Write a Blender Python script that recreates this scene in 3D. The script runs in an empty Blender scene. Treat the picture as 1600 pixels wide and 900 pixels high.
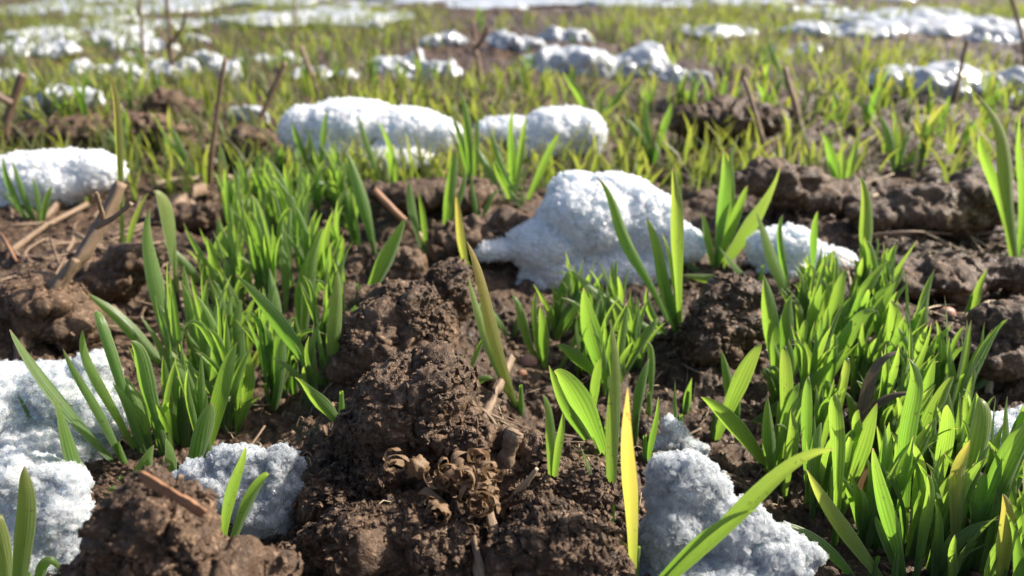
import bpy, math, random
import numpy as np
from mathutils import Vector, Matrix

# ---------------------------------------------------------------- camera, sky, sun, exposure
sc = bpy.context.scene
COL = sc.collection
CAM_H, FPX, PITCH = 0.185, 1230.0, math.radians(23.3)
cam_d = bpy.data.cameras.new('camera'); cam = bpy.data.objects.new('camera', cam_d); COL.objects.link(cam)
cam.location = (0, 0, CAM_H); cam.rotation_euler = (math.pi/2 - PITCH, 0, 0)
cam_d.sensor_width = 36; cam_d.lens = 36*FPX/1600
cam_d.clip_start = 0.01; cam_d.clip_end = 500
cam_d.dof.use_dof = True; cam_d.dof.focus_distance = 0.27; cam_d.dof.aperture_fstop = 11.0
sc.camera = cam

SUN_AZ, SUN_EL = math.radians(72), math.radians(39)      # azimuth from the view direction (+Y) towards +X
w = bpy.data.worlds.new('World'); sc.world = w; w.use_nodes = True
nt = w.node_tree; bgn = nt.nodes['Background']
sky = nt.nodes.new('ShaderNodeTexSky'); sky.sky_type = 'NISHITA'; sky.sun_disc = False
sky.sun_elevation = SUN_EL; sky.sun_rotation = SUN_AZ; sky.air_density = 0.8; sky.dust_density = 2.5; sky.ozone_density = 0.5
nt.links.new(sky.outputs[0], bgn.inputs[0]); bgn.inputs[1].default_value = 0.098
sun_d = bpy.data.lights.new('sun', 'SUN'); sun_d.energy = 5.0; sun_d.angle = math.radians(0.53); sun_d.color = (1, 0.93, 0.82)
sun = bpy.data.objects.new('sun', sun_d); COL.objects.link(sun)
S = Vector((math.sin(SUN_AZ)*math.cos(SUN_EL), math.cos(SUN_AZ)*math.cos(SUN_EL), math.sin(SUN_EL)))
sun.rotation_euler = S.to_track_quat('Z', 'Y').to_euler(); sun.location = S*5
sc.view_settings.view_transform = 'Standard'; sc.view_settings.look = 'None'
sc.view_settings.exposure = 1.0; sc.view_settings.gamma = 1
sc.render.engine = 'CYCLES'
cy = sc.cycles
cy.max_bounces = 10; cy.transparent_max_bounces = 10; cy.transmission_bounces = 8; cy.diffuse_bounces = 4; cy.glossy_bounces = 4
cy.sample_clamp_indirect = 6; cy.caustics_refractive = True; cy.caustics_reflective = False; cy.use_denoising = True

random.seed(7); rng = np.random.default_rng(7)

# ---------------------------------------------------------------- pixel helpers (photo pixels 1600 x 900)
C0 = np.array([0, 0, CAM_H])
FWD = np.array([0, math.cos(PITCH), -math.sin(PITCH)]); UP = np.array([0, math.sin(PITCH), math.cos(PITCH)]); RT = np.array([1.0, 0, 0])
def raydir(px, py): return FWD + RT*((px-800)/FPX) + UP*((450-py)/FPX)      # unit depth along the camera axis
def at(px, py, depth): return C0 + raydir(px, py)*depth
def atY(px, py, Y): d = raydir(px, py); return C0 + d*(Y/d[1])
def depth_of(p): return float(np.dot(np.asarray(p)-C0, FWD))

# ---------------------------------------------------------------- noise
def _h(ix, iy, iz, k):
    n = (ix.astype(np.int64)*73856093) ^ (iy.astype(np.int64)*19349663) ^ (iz.astype(np.int64)*83492791) ^ np.int64(k*2654435761 % 2147483647)
    n = (n ^ (n >> 13)) * 1274126177 & 0x7fffffff
    n = (n ^ (n >> 15)) * 668265263 & 0x7fffffff
    n = n ^ (n >> 12)
    return (n & 0xffffff) / float(0x1000000)
def vnoise(x, y, z, k=0):
    ix, iy, iz = np.floor(x), np.floor(y), np.floor(z)
    fx, fy, fz = x-ix, y-iy, z-iz
    fx, fy, fz = [f*f*f*(f*(f*6-15)+10) for f in (fx, fy, fz)]
    r = 0
    for a in (0, 1):
        for b in (0, 1):
            for c in (0, 1):
                r = r + _h(ix+a, iy+b, iz+c, k)*(fx if a else 1-fx)*(fy if b else 1-fy)*(fz if c else 1-fz)
    return r*2-1
def fbm(x, y, z, k=0, oct=3):
    r, a = 0, 1.0
    for o in range(oct):
        f = 2.03**o
        r = r + a*vnoise(x*f+o*17.3, y*f-o*9.1, z*f+o*4.7, k+o); a *= 0.5
    return r/1.8
def domes2(x, y, k, rmin=.35, rmax=.85):
    ix, iy = np.floor(x), np.floor(y); best = np.zeros_like(x); z0 = np.zeros_like(x)
    for a in (-1, 0, 1):
        for b in (-1, 0, 1):
            cx, cyy = ix+a, iy+b
            px = cx+.1+.8*_h(cx, cyy, z0, k); py = cyy+.1+.8*_h(cx, cyy, z0, k+1)
            r = rmin+(rmax-rmin)*_h(cx, cyy, z0, k+2)
            d2 = ((x-px)**2+(y-py)**2)/(r*r)
            best = np.maximum(best, np.sqrt(np.maximum(0, 1-d2))*r)
    return best
def domes3(x, y, z, k, rmin=.45, rmax=.9):
    ix, iy, iz = np.floor(x), np.floor(y), np.floor(z); best = np.zeros_like(x)
    for a in (-1, 0, 1):
        for b in (-1, 0, 1):
            for c in (-1, 0, 1):
                cx, cyy, cz = ix+a, iy+b, iz+c
                px = cx+_h(cx, cyy, cz, k); py = cyy+_h(cx, cyy, cz, k+1); pz = cz+_h(cx, cyy, cz, k+2)
                r = rmin+(rmax-rmin)*_h(cx, cyy, cz, k+3)
                d2 = ((x-px)**2+(y-py)**2+(z-pz)**2)/(r*r)
                best = np.maximum(best, np.sqrt(np.maximum(0, 1-d2))*r)
    return best

def blocks3(x, y, z, k, rmin=.5, rmax=1.0, top=.38):
    ix, iy, iz = np.floor(x), np.floor(y), np.floor(z); best = np.zeros_like(x)
    for a in (-1, 0, 1):
        for b in (-1, 0, 1):
            for c in (-1, 0, 1):
                cx, cyy, cz = ix+a, iy+b, iz+c; h1 = _h(cx, cyy, cz, k); h2 = _h(cx, cyy, cz, k+1); h3 = _h(cx, cyy, cz, k+2); r = rmin+(rmax-rmin)*_h(cx, cyy, cz, k+3)
                dx, dy, dz = x-cx-h1, y-cyy-h2, z-cz-h3; ca, sa = np.cos(h1*6.28), np.sin(h1*6.28); dx, dy = dx*ca-dy*sa, dx*sa+dy*ca; ca, sa = np.cos(h2*6.28), np.sin(h2*6.28); dy, dz = dy*ca-dz*sa, dy*sa+dz*ca
                d = (.45*np.sqrt(dx*dx+dy*dy+dz*dz)+.62*np.maximum(np.maximum(np.abs(dx), np.abs(dy)*1.25), np.abs(dz)*.9))/r
                best = np.maximum(best, np.clip((1-d)/top, 0, 1)*r*(.6+.4*h3))
    return best

# ---------------------------------------------------------------- terrain height
def flat(px, py): d = raydir(px, py); t = CAM_H/-d[2]; p = C0+d*t; return p[0], p[1]
MOUNDS = []
for (px, py, h, sx, sy) in [(630, 650, .022, .035, .06), (640, 850, .012, .05, .04), (880, 860, .008, .03, .025), (620, 500, .018, .035, .05),
        (380, 620, -.010, .05, .10), (1380, 760, -.012, .06, .08), (1120, 520, .014, .03, .035), (1420, 330, .022, .10, .10), (1200, 210, .03, .10, .09),
        (740, 330, .018, .06, .06), (160, 210, .03, .14, .08), (40, 450, .016, .05, .06), (1560, 520, .012, .05, .05), (100, 700, -.006, .06, .08),
        (730, 170, .02, .12, .07), (1450, 190, .02, .15, .06)]:
    fx, fy = flat(px, py); MOUNDS.append((fx, fy, h, sx, sy))
def terrain(x, y, fine=True):
    x = np.asarray(x, float); y = np.asarray(y, float); z0 = np.zeros_like(x)
    dist = np.sqrt(x*x+y*y)
    wx = x+.010*vnoise(x*40, y*40, z0, 91)+.0025*vnoise(x*170, y*170, z0, 95); wy = y+.010*vnoise(x*40, y*40, z0, 92)+.0025*vnoise(x*170, y*170, z0, 96)
    far = np.clip((dist-.45)/.8, 0, 1)
    h = -.012+.006*fbm(x*7, y*7, z0, 3, 3)*(1+1.6*far)
    for (mx, my, mh, sx, sy) in MOUNDS:
        h = h+mh*np.exp(-.5*(((x-mx)/sx)**2+((y-my)/sy)**2))
    h = h+.016*(1+.5*far)*domes2(wx/.055, wy/.055, 11)*(.55+.45*vnoise(x*9, y*9, z0, 33))
    h = h+.0085*domes2(wx/.024+5, wy/.024, 21)
    h = h+.0042*domes2(wx/.0095, wy/.0095+3, 31)
    near = np.clip(1.4-dist/.9, 0, 1)
    if fine:
        h = h+near*(.0021*domes2(wx/.0042, wy/.0042, 41)+.0010*domes2(wx/.0021, wy/.0021, 51)+.0005*vnoise(x*700, y*700, z0, 61))
    h = h-.03*np.clip((.16-dist)/.1, 0, 1)
    return h
_T = np.concatenate([np.linspace(.16, .8, 330), np.geomspace(.803, 40, 330)])
def hit(px, py):
    d = raydir(px, py); P = C0[None]+_T[:, None]*d[None]
    below = P[:, 2] < terrain(P[:, 0], P[:, 1], False)
    i = int(np.argmax(below)) if below.any() else len(_T)-1
    return P[i]
def gz(x, y): return float(terrain(np.array([x]), np.array([y]), False)[0])

def nrm(a): return a/np.maximum(np.linalg.norm(a, axis=-1, keepdims=True), 1e-12)
# ---------------------------------------------------------------- object helpers
def mesh_obj(name, verts, faces, mat, parent=None, smooth=True, uv=None):
    me = bpy.data.meshes.new(name)
    verts = np.asarray(verts, np.float32); faces = np.asarray(faces, np.int32)
    nv, (nf, k) = len(verts), faces.shape
    me.vertices.add(nv); me.vertices.foreach_set('co', verts.ravel())
    me.loops.add(nf*k); me.loops.foreach_set('vertex_index', faces.ravel())
    me.polygons.add(nf); me.polygons.foreach_set('loop_start', np.arange(0, nf*k, k, dtype=np.int32))
    me.polygons.foreach_set('use_smooth', np.full(nf, smooth))
    if uv is not None:
        l = me.uv_layers.new(name='UVMap'); l.data.foreach_set('uv', np.asarray(uv, np.float32)[faces.ravel()].ravel())
    me.update(calc_edges=True); me.materials.append(mat)
    o = bpy.data.objects.new(name, me); COL.objects.link(o)
    if parent: o.parent = parent; o.location = -Vector(parent.location)
    return o
def empty(name, loc): o = bpy.data.objects.new(name, None); o.location = Vector([float(c) for c in loc]); o.empty_display_size = .01; COL.objects.link(o); return o
def tag(o, label=None, cat=None, group=None, kind=None):
    if label: o['label'] = label
    if cat: o['category'] = cat
    if group: o['group'] = group
    if kind: o['kind'] = kind
    return o

# ---------------------------------------------------------------- materials
def newmat(name):
    m = bpy.data.materials.new(name); m.use_nodes = True; t = m.node_tree; t.nodes.clear()
    out = t.nodes.new('ShaderNodeOutputMaterial'); return m, t, out
def N(t, kind, **kw):
    n = t.nodes.new('ShaderNode'+kind)
    for k, v in kw.items():
        if k in n.bl_rna.properties and k not in n.inputs: setattr(n, k, v)
        else: n.inputs[k.replace('_', ' ')].default_value = v
    return n
def ramp(t, fac, stops):
    r = t.nodes.new('ShaderNodeValToRGB'); t.links.new(fac, r.inputs[0]); e = r.color_ramp.elements
    while len(e) < len(stops): e.new(.5)
    for i, (p, c) in enumerate(stops): e[i].position = p; e[i].color = (*c, 1)
    return r.outputs[0]
def mix(t, fac, a, b, blend='MIX'):
    m = t.nodes.new('ShaderNodeMix'); m.data_type = 'RGBA'; m.blend_type = blend
    for sock, v in ((m.inputs[0], fac), (m.inputs[6], a), (m.inputs[7], b)):
        if hasattr(v, 'is_linked'): t.links.new(v, sock)
        elif isinstance(v, (int, float)): sock.default_value = v
        else: sock.default_value = (*v, 1)
    return m.outputs[2]
def math_(t, op, a, b=None, clamp=False):
    m = t.nodes.new('ShaderNodeMath'); m.operation = op; m.use_clamp = clamp
    for s, v in ((m.inputs[0], a), (m.inputs[1], b)):
        if v is None: continue
        if hasattr(v, 'is_linked'): t.links.new(v, s)
        else: s.default_value = v
    return m.outputs[0]

def soil_material(name, dark, light, crumb):
    m, t, out = newmat(name); geo = t.nodes.new('ShaderNodeNewGeometry'); pos = geo.outputs['Position']
    def noise(scale, detail=4, rough=.6):
        n = N(t, 'TexNoise', Scale=scale, Detail=detail, Roughness=rough); t.links.new(pos, n.inputs['Vector']); return n.outputs[0]
    c1 = ramp(t, noise(22), [(.35, dark), (.7, light)])
    c2 = mix(t, math_(t, 'MULTIPLY', ramp(t, noise(420, 3), [(.52, (0, 0, 0)), (.68, (1, 1, 1))]), .55), c1, crumb)
    n3 = noise(160, 5)
    c3 = mix(t, 1.0, c2, ramp(t, n3, [(.3, (.62, .62, .62)), (.7, (1.25, 1.22, 1.18))]), 'MULTIPLY')
    b = N(t, 'BsdfPrincipled', IOR=1.42); b.inputs['Specular IOR Level'].default_value = .38; t.links.new(c3, b.inputs['Base Color'])
    t.links.new(ramp(t, noise(90, 4), [(.38, (.24,)*3), (.62, (.72,)*3)]), b.inputs['Roughness'])
    bp = N(t, 'Bump', Strength=.9, Distance=.0007); t.links.new(noise(1500, 3, .65), bp.inputs['Height'])
    bp2 = N(t, 'Bump', Strength=.65, Distance=.0016); t.links.new(noise(520, 3, .6), bp2.inputs['Height']); t.links.new(bp.outputs[0], bp2.inputs['Normal'])
    t.links.new(bp2.outputs[0], b.inputs['Normal']); t.links.new(b.outputs[0], out.inputs[0]); return m
SOIL = soil_material('moist_soil', (.042, .0255, .0165), (.105, .065, .040), (.30, .205, .135))
CLOD = soil_material('clod_soil', (.060, .037, .0235), (.142, .089, .055), (.36, .245, .160))

def leaf_material():
    m, t, out = newmat('wheat_leaf')
    oi = t.nodes.new('ShaderNodeObjectInfo'); sep = t.nodes.new('ShaderNodeSeparateColor'); t.links.new(oi.outputs['Color'], sep.inputs[0])
    geo = t.nodes.new('ShaderNodeNewGeometry'); rnd = math_(t, 'FRACT', math_(t, 'ADD', oi.outputs['Random'], geo.outputs['Random Per Island']))
    uv = t.nodes.new('ShaderNodeUVMap'); sx = t.nodes.new('ShaderNodeSeparateXYZ'); t.links.new(uv.outputs[0], sx.inputs[0])
    u, v = sx.outputs[0], sx.outputs[1]
    nz = N(t, 'TexNoise', Scale=260, Detail=3); t.links.new(geo.outputs['Position'], nz.inputs['Vector'])
    streak = N(t, 'TexNoise', Scale=1, Detail=3)
    comb = t.nodes.new('ShaderNodeCombineXYZ'); t.links.new(math_(t, 'MULTIPLY', u, 16), comb.inputs[0]); t.links.new(math_(t, 'MULTIPLY', v, 2.2), comb.inputs[1]); t.links.new(math_(t, 'MULTIPLY', rnd, 40), comb.inputs[2])
    t.links.new(comb.outputs[0], streak.inputs['Vector'])
    vein = math_(t, 'ADD', math_(t, 'MULTIPLY', math_(t, 'SINE', math_(t, 'MULTIPLY', u, 2*math.pi*7)), .5), .5)
    vein = math_(t, 'ADD', math_(t, 'MULTIPLY', vein, .65), math_(t, 'MULTIPLY', streak.outputs[0], .7))
    edge = math_(t, 'POWER', math_(t, 'ABSOLUTE', math_(t, 'SUBTRACT', math_(t, 'MULTIPLY', u, 2), 1)), 14)
    # reflected colour
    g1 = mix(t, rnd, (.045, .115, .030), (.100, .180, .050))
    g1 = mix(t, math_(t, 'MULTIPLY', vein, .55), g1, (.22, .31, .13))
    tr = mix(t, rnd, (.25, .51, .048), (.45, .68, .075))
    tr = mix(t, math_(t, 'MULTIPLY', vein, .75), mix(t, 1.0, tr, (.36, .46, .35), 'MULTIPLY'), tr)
    # paler and yellower towards the tip, as young wheat is
    tipf = math_(t, 'POWER', v, 2.6)
    tr = mix(t, math_(t, 'MULTIPLY', tipf, .55), tr, (.50, .66, .08))
    g1 = mix(t, math_(t, 'MULTIPLY', tipf, .45), g1, (.24, .29, .10))
    yl = math_(t, 'MULTIPLY', math_(t, 'MULTIPLY', sep.outputs[0], math_(t, 'ADD', math_(t, 'MULTIPLY', streak.outputs[0], 1.1), .4)), math_(t, 'ADD', math_(t, 'MULTIPLY', v, 1.1), .15), True)
    g1 = mix(t, yl, g1, (.40, .30, .11)); tr = mix(t, yl, tr, (.78, .56, .11))
    dead = ramp(t, math_(t, 'ADD', v, math_(t, 'MULTIPLY', nz.outputs[0], .03)), [(.965, (0,)*3), (1.0, (1,)*3)])
    g1 = mix(t, dead, g1, (.38, .30, .16)); tr = mix(t, dead, tr, (.45, .34, .14))
    g1 = mix(t, math_(t, 'MULTIPLY', edge, .8), g1, (.50, .55, .36))
    sp = N(t, 'TexNoise', Scale=420, Detail=4, Roughness=.65); t.links.new(geo.outputs['Position'], sp.inputs['Vector'])
    spk = math_(t, 'MULTIPLY', ramp(t, sp.outputs[0], [(.64, (0,)*3), (.70, (1,)*3)]), .7); g1 = mix(t, spk, g1, (.16, .115, .06)); tr = mix(t, spk, tr, (.12, .10, .03))
    val = math_(t, 'ADD', math_(t, 'MULTIPLY', nz.outputs[0], .35), math_(t, 'MULTIPLY', sep.outputs[1], .85))
    g1 = mix(t, 1.0, g1, val, 'MULTIPLY') if False else g1
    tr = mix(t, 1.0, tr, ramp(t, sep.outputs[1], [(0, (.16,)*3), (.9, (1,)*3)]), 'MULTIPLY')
    hs = N(t, 'HueSaturation'); t.links.new(g1, hs.inputs['Color']); t.links.new(val, hs.inputs['Value'])
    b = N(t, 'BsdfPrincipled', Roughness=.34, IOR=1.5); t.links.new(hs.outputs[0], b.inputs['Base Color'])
    b.inputs['Sheen Weight'].default_value = .22; b.inputs['Sheen Roughness'].default_value = .4
    bp = N(t, 'Bump', Strength=.35, Distance=.0004); t.links.new(vein, bp.inputs['Height'])
    bp2 = N(t, 'Bump', Strength=.2, Distance=.0003); t.links.new(nz.outputs[0], bp2.inputs['Height']); t.links.new(bp.outputs[0], bp2.inputs['Normal']); t.links.new(bp2.outputs[0], b.inputs['Normal'])
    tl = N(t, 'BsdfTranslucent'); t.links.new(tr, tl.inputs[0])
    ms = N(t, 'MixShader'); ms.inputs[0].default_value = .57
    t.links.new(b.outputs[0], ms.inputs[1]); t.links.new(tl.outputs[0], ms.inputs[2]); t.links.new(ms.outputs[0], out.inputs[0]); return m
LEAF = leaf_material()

def snow_material(name, base, sss, trans, rough, bumpscale, bump):
    m, t, out = newmat(name); geo = t.nodes.new('ShaderNodeNewGeometry'); pos = geo.outputs['Position']
    n = N(t, 'TexNoise', Scale=35, Detail=4); t.links.new(pos, n.inputs['Vector'])
    dirt = N(t, 'TexNoise', Scale=240, Detail=5, Roughness=.7); t.links.new(pos, dirt.inputs['Vector'])
    c = ramp(t, n.outputs[0], [(.3, tuple(x*.93 for x in base)), (.65, base)])
    c = mix(t, math_(t, 'MULTIPLY', ramp(t, dirt.outputs[0], [(.70, (0,)*3), (.78, (1,)*3)]), .5), c, (.20, .15, .11))
    b = N(t, 'BsdfPrincipled', IOR=1.31, Roughness=rough); t.links.new(c, b.inputs['Base Color'])
    b.inputs['Subsurface Weight'].default_value = sss; b.inputs['Subsurface Radius'].default_value = (.8, 1.0, 1.2); b.inputs['Subsurface Scale'].default_value = .010
    b.inputs['Transmission Weight'].default_value = trans; b.inputs['Coat Weight'].default_value = .9; b.inputs['Coat Roughness'].default_value = .09; b.inputs['Coat IOR'].default_value = 1.4
    v = N(t, 'TexVoronoi', Scale=bumpscale); t.links.new(pos, v.inputs['Vector'])
    bp = N(t, 'Bump', Strength=bump, Distance=.001); t.links.new(v.outputs['Distance'], bp.inputs['Height']); t.links.new(bp.outputs[0], b.inputs['Normal'])
    t.links.new(b.outputs[0], out.inputs[0]); return m
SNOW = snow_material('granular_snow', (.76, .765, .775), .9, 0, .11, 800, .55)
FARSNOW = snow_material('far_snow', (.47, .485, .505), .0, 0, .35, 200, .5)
SLUSH = snow_material('wet_ice', (.93, .94, .945), .9, .03, .06, 480, .4)
def grain_material():
    m, t, out = newmat('clear_ice_grain')
    gl = N(t, 'BsdfPrincipled', IOR=1.36, Roughness=.07); gl.inputs['Base Color'].default_value = (.88, .90, .92, 1)
    tl = N(t, 'BsdfTranslucent'); tl.inputs[0].default_value = (.92, .94, .95, 1); tp = N(t, 'BsdfTransparent'); tp.inputs[0].default_value = (.98, .985, .99, 1)
    ms = N(t, 'MixShader'); ms.inputs[0].default_value = .38; t.links.new(gl.outputs[0], ms.inputs[1]); t.links.new(tl.outputs[0], ms.inputs[2])
    m2 = N(t, 'MixShader'); m2.inputs[0].default_value = .40; t.links.new(ms.outputs[0], m2.inputs[1]); t.links.new(tp.outputs[0], m2.inputs[2])
    t.links.new(m2.outputs[0], out.inputs[0]); return m
GRAIN = grain_material()
def clear_grain_material():
    m, t, out = newmat('wet_ice_grain')
    gl = N(t, 'BsdfPrincipled', IOR=1.33, Roughness=.03); gl.inputs['Base Color'].default_value = (.97, .98, .985, 1); gl.inputs['Transmission Weight'].default_value = 1.0
    wh = N(t, 'BsdfPrincipled', IOR=1.36, Roughness=.06); wh.inputs['Base Color'].default_value = (.88, .90, .91, 1); tl = N(t, 'BsdfTranslucent'); tl.inputs[0].default_value = (.88, .90, .92, 1); tp = N(t, 'BsdfTransparent'); tp.inputs[0].default_value = (.98, .985, .99, 1)
    prev = gl.outputs[0]
    for nd, fc in ((wh, .36), (tl, .40), (tp, .50)):
        ms = N(t, 'MixShader'); ms.inputs[0].default_value = fc; t.links.new(prev, ms.inputs[1]); t.links.new(nd.outputs[0], ms.inputs[2]); prev = ms.outputs[0]
    t.links.new(prev, out.inputs[0]); return m
WETGRAIN = clear_grain_material()

def fibre_material(name, a, bcol, rough=.65, scale=180, transl=0.0):
    m, t, out = newmat(name); tc = t.nodes.new('ShaderNodeUVMap'); mp = N(t, 'Mapping'); t.links.new(tc.outputs[0], mp.inputs[0]); mp.inputs['Scale'].default_value = (14, 3, 1)
    n = N(t, 'TexNoise', Scale=1.0, Detail=5, Roughness=.7); t.links.new(mp.outputs[0], n.inputs['Vector'])
    geo = t.nodes.new('ShaderNodeNewGeometry'); n2 = N(t, 'TexNoise', Scale=scale, Detail=4); t.links.new(geo.outputs['Position'], n2.inputs['Vector'])
    c = ramp(t, n.outputs[0], [(.3, a), (.7, bcol)])
    c = mix(t, math_(t, 'MULTIPLY', n2.outputs[0], .5), c, tuple(x*.4 for x in a))
    b = N(t, 'BsdfPrincipled', Roughness=rough); t.links.new(c, b.inputs['Base Color'])
    bp = N(t, 'Bump', Strength=.6, Distance=.0006); t.links.new(n.outputs[0], bp.inputs['Height']); t.links.new(bp.outputs[0], b.inputs['Normal'])
    if transl:
        tl = N(t, 'BsdfTranslucent'); t.links.new(c, tl.inputs[0]); ms = N(t, 'MixShader'); ms.inputs[0].default_value = transl
        t.links.new(b.outputs[0], ms.inputs[1]); t.links.new(tl.outputs[0], ms.inputs[2]); t.links.new(ms.outputs[0], out.inputs[0])
    else: t.links.new(b.outputs[0], out.inputs[0])
    return m
STALK = fibre_material('weathered_stalk', (.15, .095, .058), (.35, .245, .16))
DARKSTALK = fibre_material('dark_stalk', (.10, .062, .042), (.25, .155, .10))
STRAW = fibre_material('pale_straw', (.36, .27, .16), (.62, .50, .33))
CHIP = fibre_material('red_brown_chip', (.22, .10, .05), (.44, .23, .12), .5)
HUSK = fibre_material('dry_husk', (.20, .115, .06), (.44, .29, .16), .5, 300, .3)
SEED = fibre_material('pink_seed', (.42, .20, .15), (.58, .32, .25), .4)
STONE = fibre_material('pale_stone', (.45, .42, .38), (.60, .57, .52), .7)
DRYLEAF = fibre_material('dark_dry_leaf', (.09, .06, .04), (.24, .17, .11), .6, 200, .2)

# ---------------------------------------------------------------- ground sheet: fine near the camera, coarser towards the horizon
th = np.concatenate([np.linspace(-math.pi, -.80, 40, endpoint=False), np.linspace(-.80, .80, 760), np.linspace(.80, math.pi, 41)[1:]])
r1 = np.geomspace(.10, 1.2, 620); r2 = np.geomspace(1.2, 8, 150)[1:]; r3 = np.geomspace(8, 300, 30)[1:]
rr = np.concatenate([[.0005, .04, .07], r1, r2, r3])
TH, RR = np.meshgrid(th, rr); X = RR*np.sin(TH); Y = RR*np.cos(TH)
Z = terrain(X.ravel(), Y.ravel()).reshape(X.shape)
nr, nth = X.shape
idx = np.arange(nr*nth).reshape(nr, nth)
F = np.stack([idx[:-1, :-1], idx[:-1, 1:], idx[1:, 1:], idx[1:, :-1]], -1).reshape(-1, 4)
g = mesh_obj('ground', np.stack([X.ravel(), Y.ravel(), Z.ravel()], 1), F[:, ::-1], SOIL); tag(g, kind='structure')

# ---------------------------------------------------------------- lumps: clods and snow patches from merged ellipsoids
def ico(sub):
    import bmesh
    bm = bmesh.new(); bmesh.ops.create_icosphere(bm, subdivisions=sub, radius=1)
    v = np.array([x.co[:] for x in bm.verts]); f = np.array([[q.index for q in p.verts] for p in bm.faces]); bm.free(); return v, f
ICO = {i: ico(i) for i in (1, 2, 3, 4)}
def merge_ellipsoids(ells, voxel, smooth_it=6):
    vs, fs, o = [], [], 0
    for (c, r) in ells:
        v, f = ICO[4]; vs.append(v*np.asarray(r)+np.asarray(c)); fs.append(f+o); o += len(v)
    tmp = mesh_obj('tmp', np.concatenate(vs), np.concatenate(fs), SOIL)
    md = tmp.modifiers.new('r', 'REMESH'); md.mode = 'VOXEL'; md.voxel_size = voxel
    ms = tmp.modifiers.new('s', 'SMOOTH'); ms.iterations = smooth_it; ms.factor = .5
    ev = tmp.evaluated_get(bpy.context.evaluated_depsgraph_get()); me = ev.to_mesh()
    n = len(me.vertices); co = np.empty(n*3, np.float32); me.vertices.foreach_get('co', co)
    no = np.empty(n*3, np.float32); me.vertex_normals.foreach_get('vector', no)
    nl = len(me.loops); li = np.empty(nl, np.int32); me.loops.foreach_get('vertex_index', li)
    ev.to_mesh_clear(); d = tmp.data; bpy.data.objects.remove(tmp); bpy.data.meshes.remove(d)
    return co.reshape(-1, 3).astype(float), no.reshape(-1, 3).astype(float), li.reshape(-1, 4)
def px_ells(ells, ground_px, ratio=.8, D=None, back=0.0):
    if D is None: D = depth_of(hit(*ground_px))
    out = []
    for e in ells:
        cx, cyy, rx, ry = e[:4]; dd = e[4] if len(e) > 4 else 0.0; rt = e[5] if len(e) > 5 else ratio
        k = (D+dd)/FPX; c = at(cx, cyy, D+dd+back); out.append((c, (rx*k, rt*(rx+ry)*.5*k, ry*k)))
    return out, D
def clod(label, ells, gpx, voxel=.0008, D=None, ratio=.9, amp=1.0, mat=CLOD, seed=0):
    E, D = px_ells([(e[0], e[1]+(.28*e[3] if voxel >= .0011 else 0), e[2], e[3]*(.72 if voxel >= .0011 else 1)) for e in ells], gpx, ratio, D)
    rq = random.Random(label)
    for (c_, r_) in list(E):
        for q in range(5 if voxel >= .0011 else 3):
            dv = nrm(np.array([rq.uniform(-1, 1), rq.uniform(-1, .4), rq.uniform(-.5, .8)])); E.append((np.asarray(c_)+dv*np.asarray(r_)*rq.uniform(.7, .95), np.asarray(r_)*rq.uniform(.25, .45)*np.array([rq.uniform(.7, 1.3), 1, rq.uniform(.7, 1.2)])))
    v, n, f = merge_ellipsoids(E, voxel, 3)
    x, y, z = v.T+seed*3.7
    wx = x+.0035*vnoise(x*110, y*110, z*110, 5)+.0008*vnoise(x*420, y*420, z*420, 8); wy = y+.0035*vnoise(x*110, y*110, z*110, 6); wz = z+.0035*vnoise(x*110, y*110, z*110, 4)+.0008*vnoise(x*420, y*420, z*420, 2)
    rg = 1-2*np.abs(fbm(x*60, y*60, z*60, 23, 3)); patch = np.clip(.55+1.7*vnoise(x*60, y*60, z*60, 44)+.5*vnoise(x*190, y*190, z*190, 46), .04, 1.45)
    d = amp*(.006*fbm(x*45, y*45, z*45, 1, 3)+.0025*rg+.0048*(blocks3(wx/.016, wy/.016, wz/.016, 71)-.45))
    d += amp*(.35+.65*patch)*.0026*(blocks3(wx/.0062, wy/.0062, wz/.0062, 75)-.4)
    d += patch*.0009*(blocks3(wx/.0024, wy/.0024, wz/.0024, 81)-.35)
    d += .0012*rg*vnoise(x*160, y*160, z*160, 48)
    if voxel < .0011: d += .0006*patch*(blocks3(x/.0013, y/.0013, z/.0013, 85)-.4)+.0006*fbm(x*520, y*520, z*520, 49, 2)
    cr_ = np.abs(fbm(x*75+3, y*75, z*75, 57, 3)); d -= .0022*np.exp(-(cr_/.045)**2)
    v = v+n*d[:, None]
    c = v.mean(0)
    o = mesh_obj('soil_clod', v-c, f, mat); o.location = Vector(c)
    tag(o, label, 'soil clod', 'clods of ploughed soil')
    if voxel < .0011:
        up = n[:, 2] > -.3; cand = np.flatnonzero(up & (vnoise(x*55, y*55, z*55, 99) > -.25)); k_ = min(len(cand), 1100 if voxel < .0009 else 500)
        pick = rng.choice(cand, k_, replace=False); bv, bf = ICO[1]; kk = len(bv); s_ = .00035+.0011*rng.uniform(0, 1, k_)**3
        V = bv[None]*s_[:, None, None]*rng.uniform(.6, 1.4, (k_, 1, 3))*(1+.38*rng.standard_normal((k_, kk, 1)))+(v[pick]+n[pick]*s_[:, None]*.3)[:, None]
        cr = mesh_obj('soil_crumbs', (V-c).reshape(-1, 3), (bf[None]+(np.arange(k_)*kk)[:, None, None]).reshape(-1, 3), mat, smooth=False); cr.parent = o; cr['kind'] = 'stuff'
    return o
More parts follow.
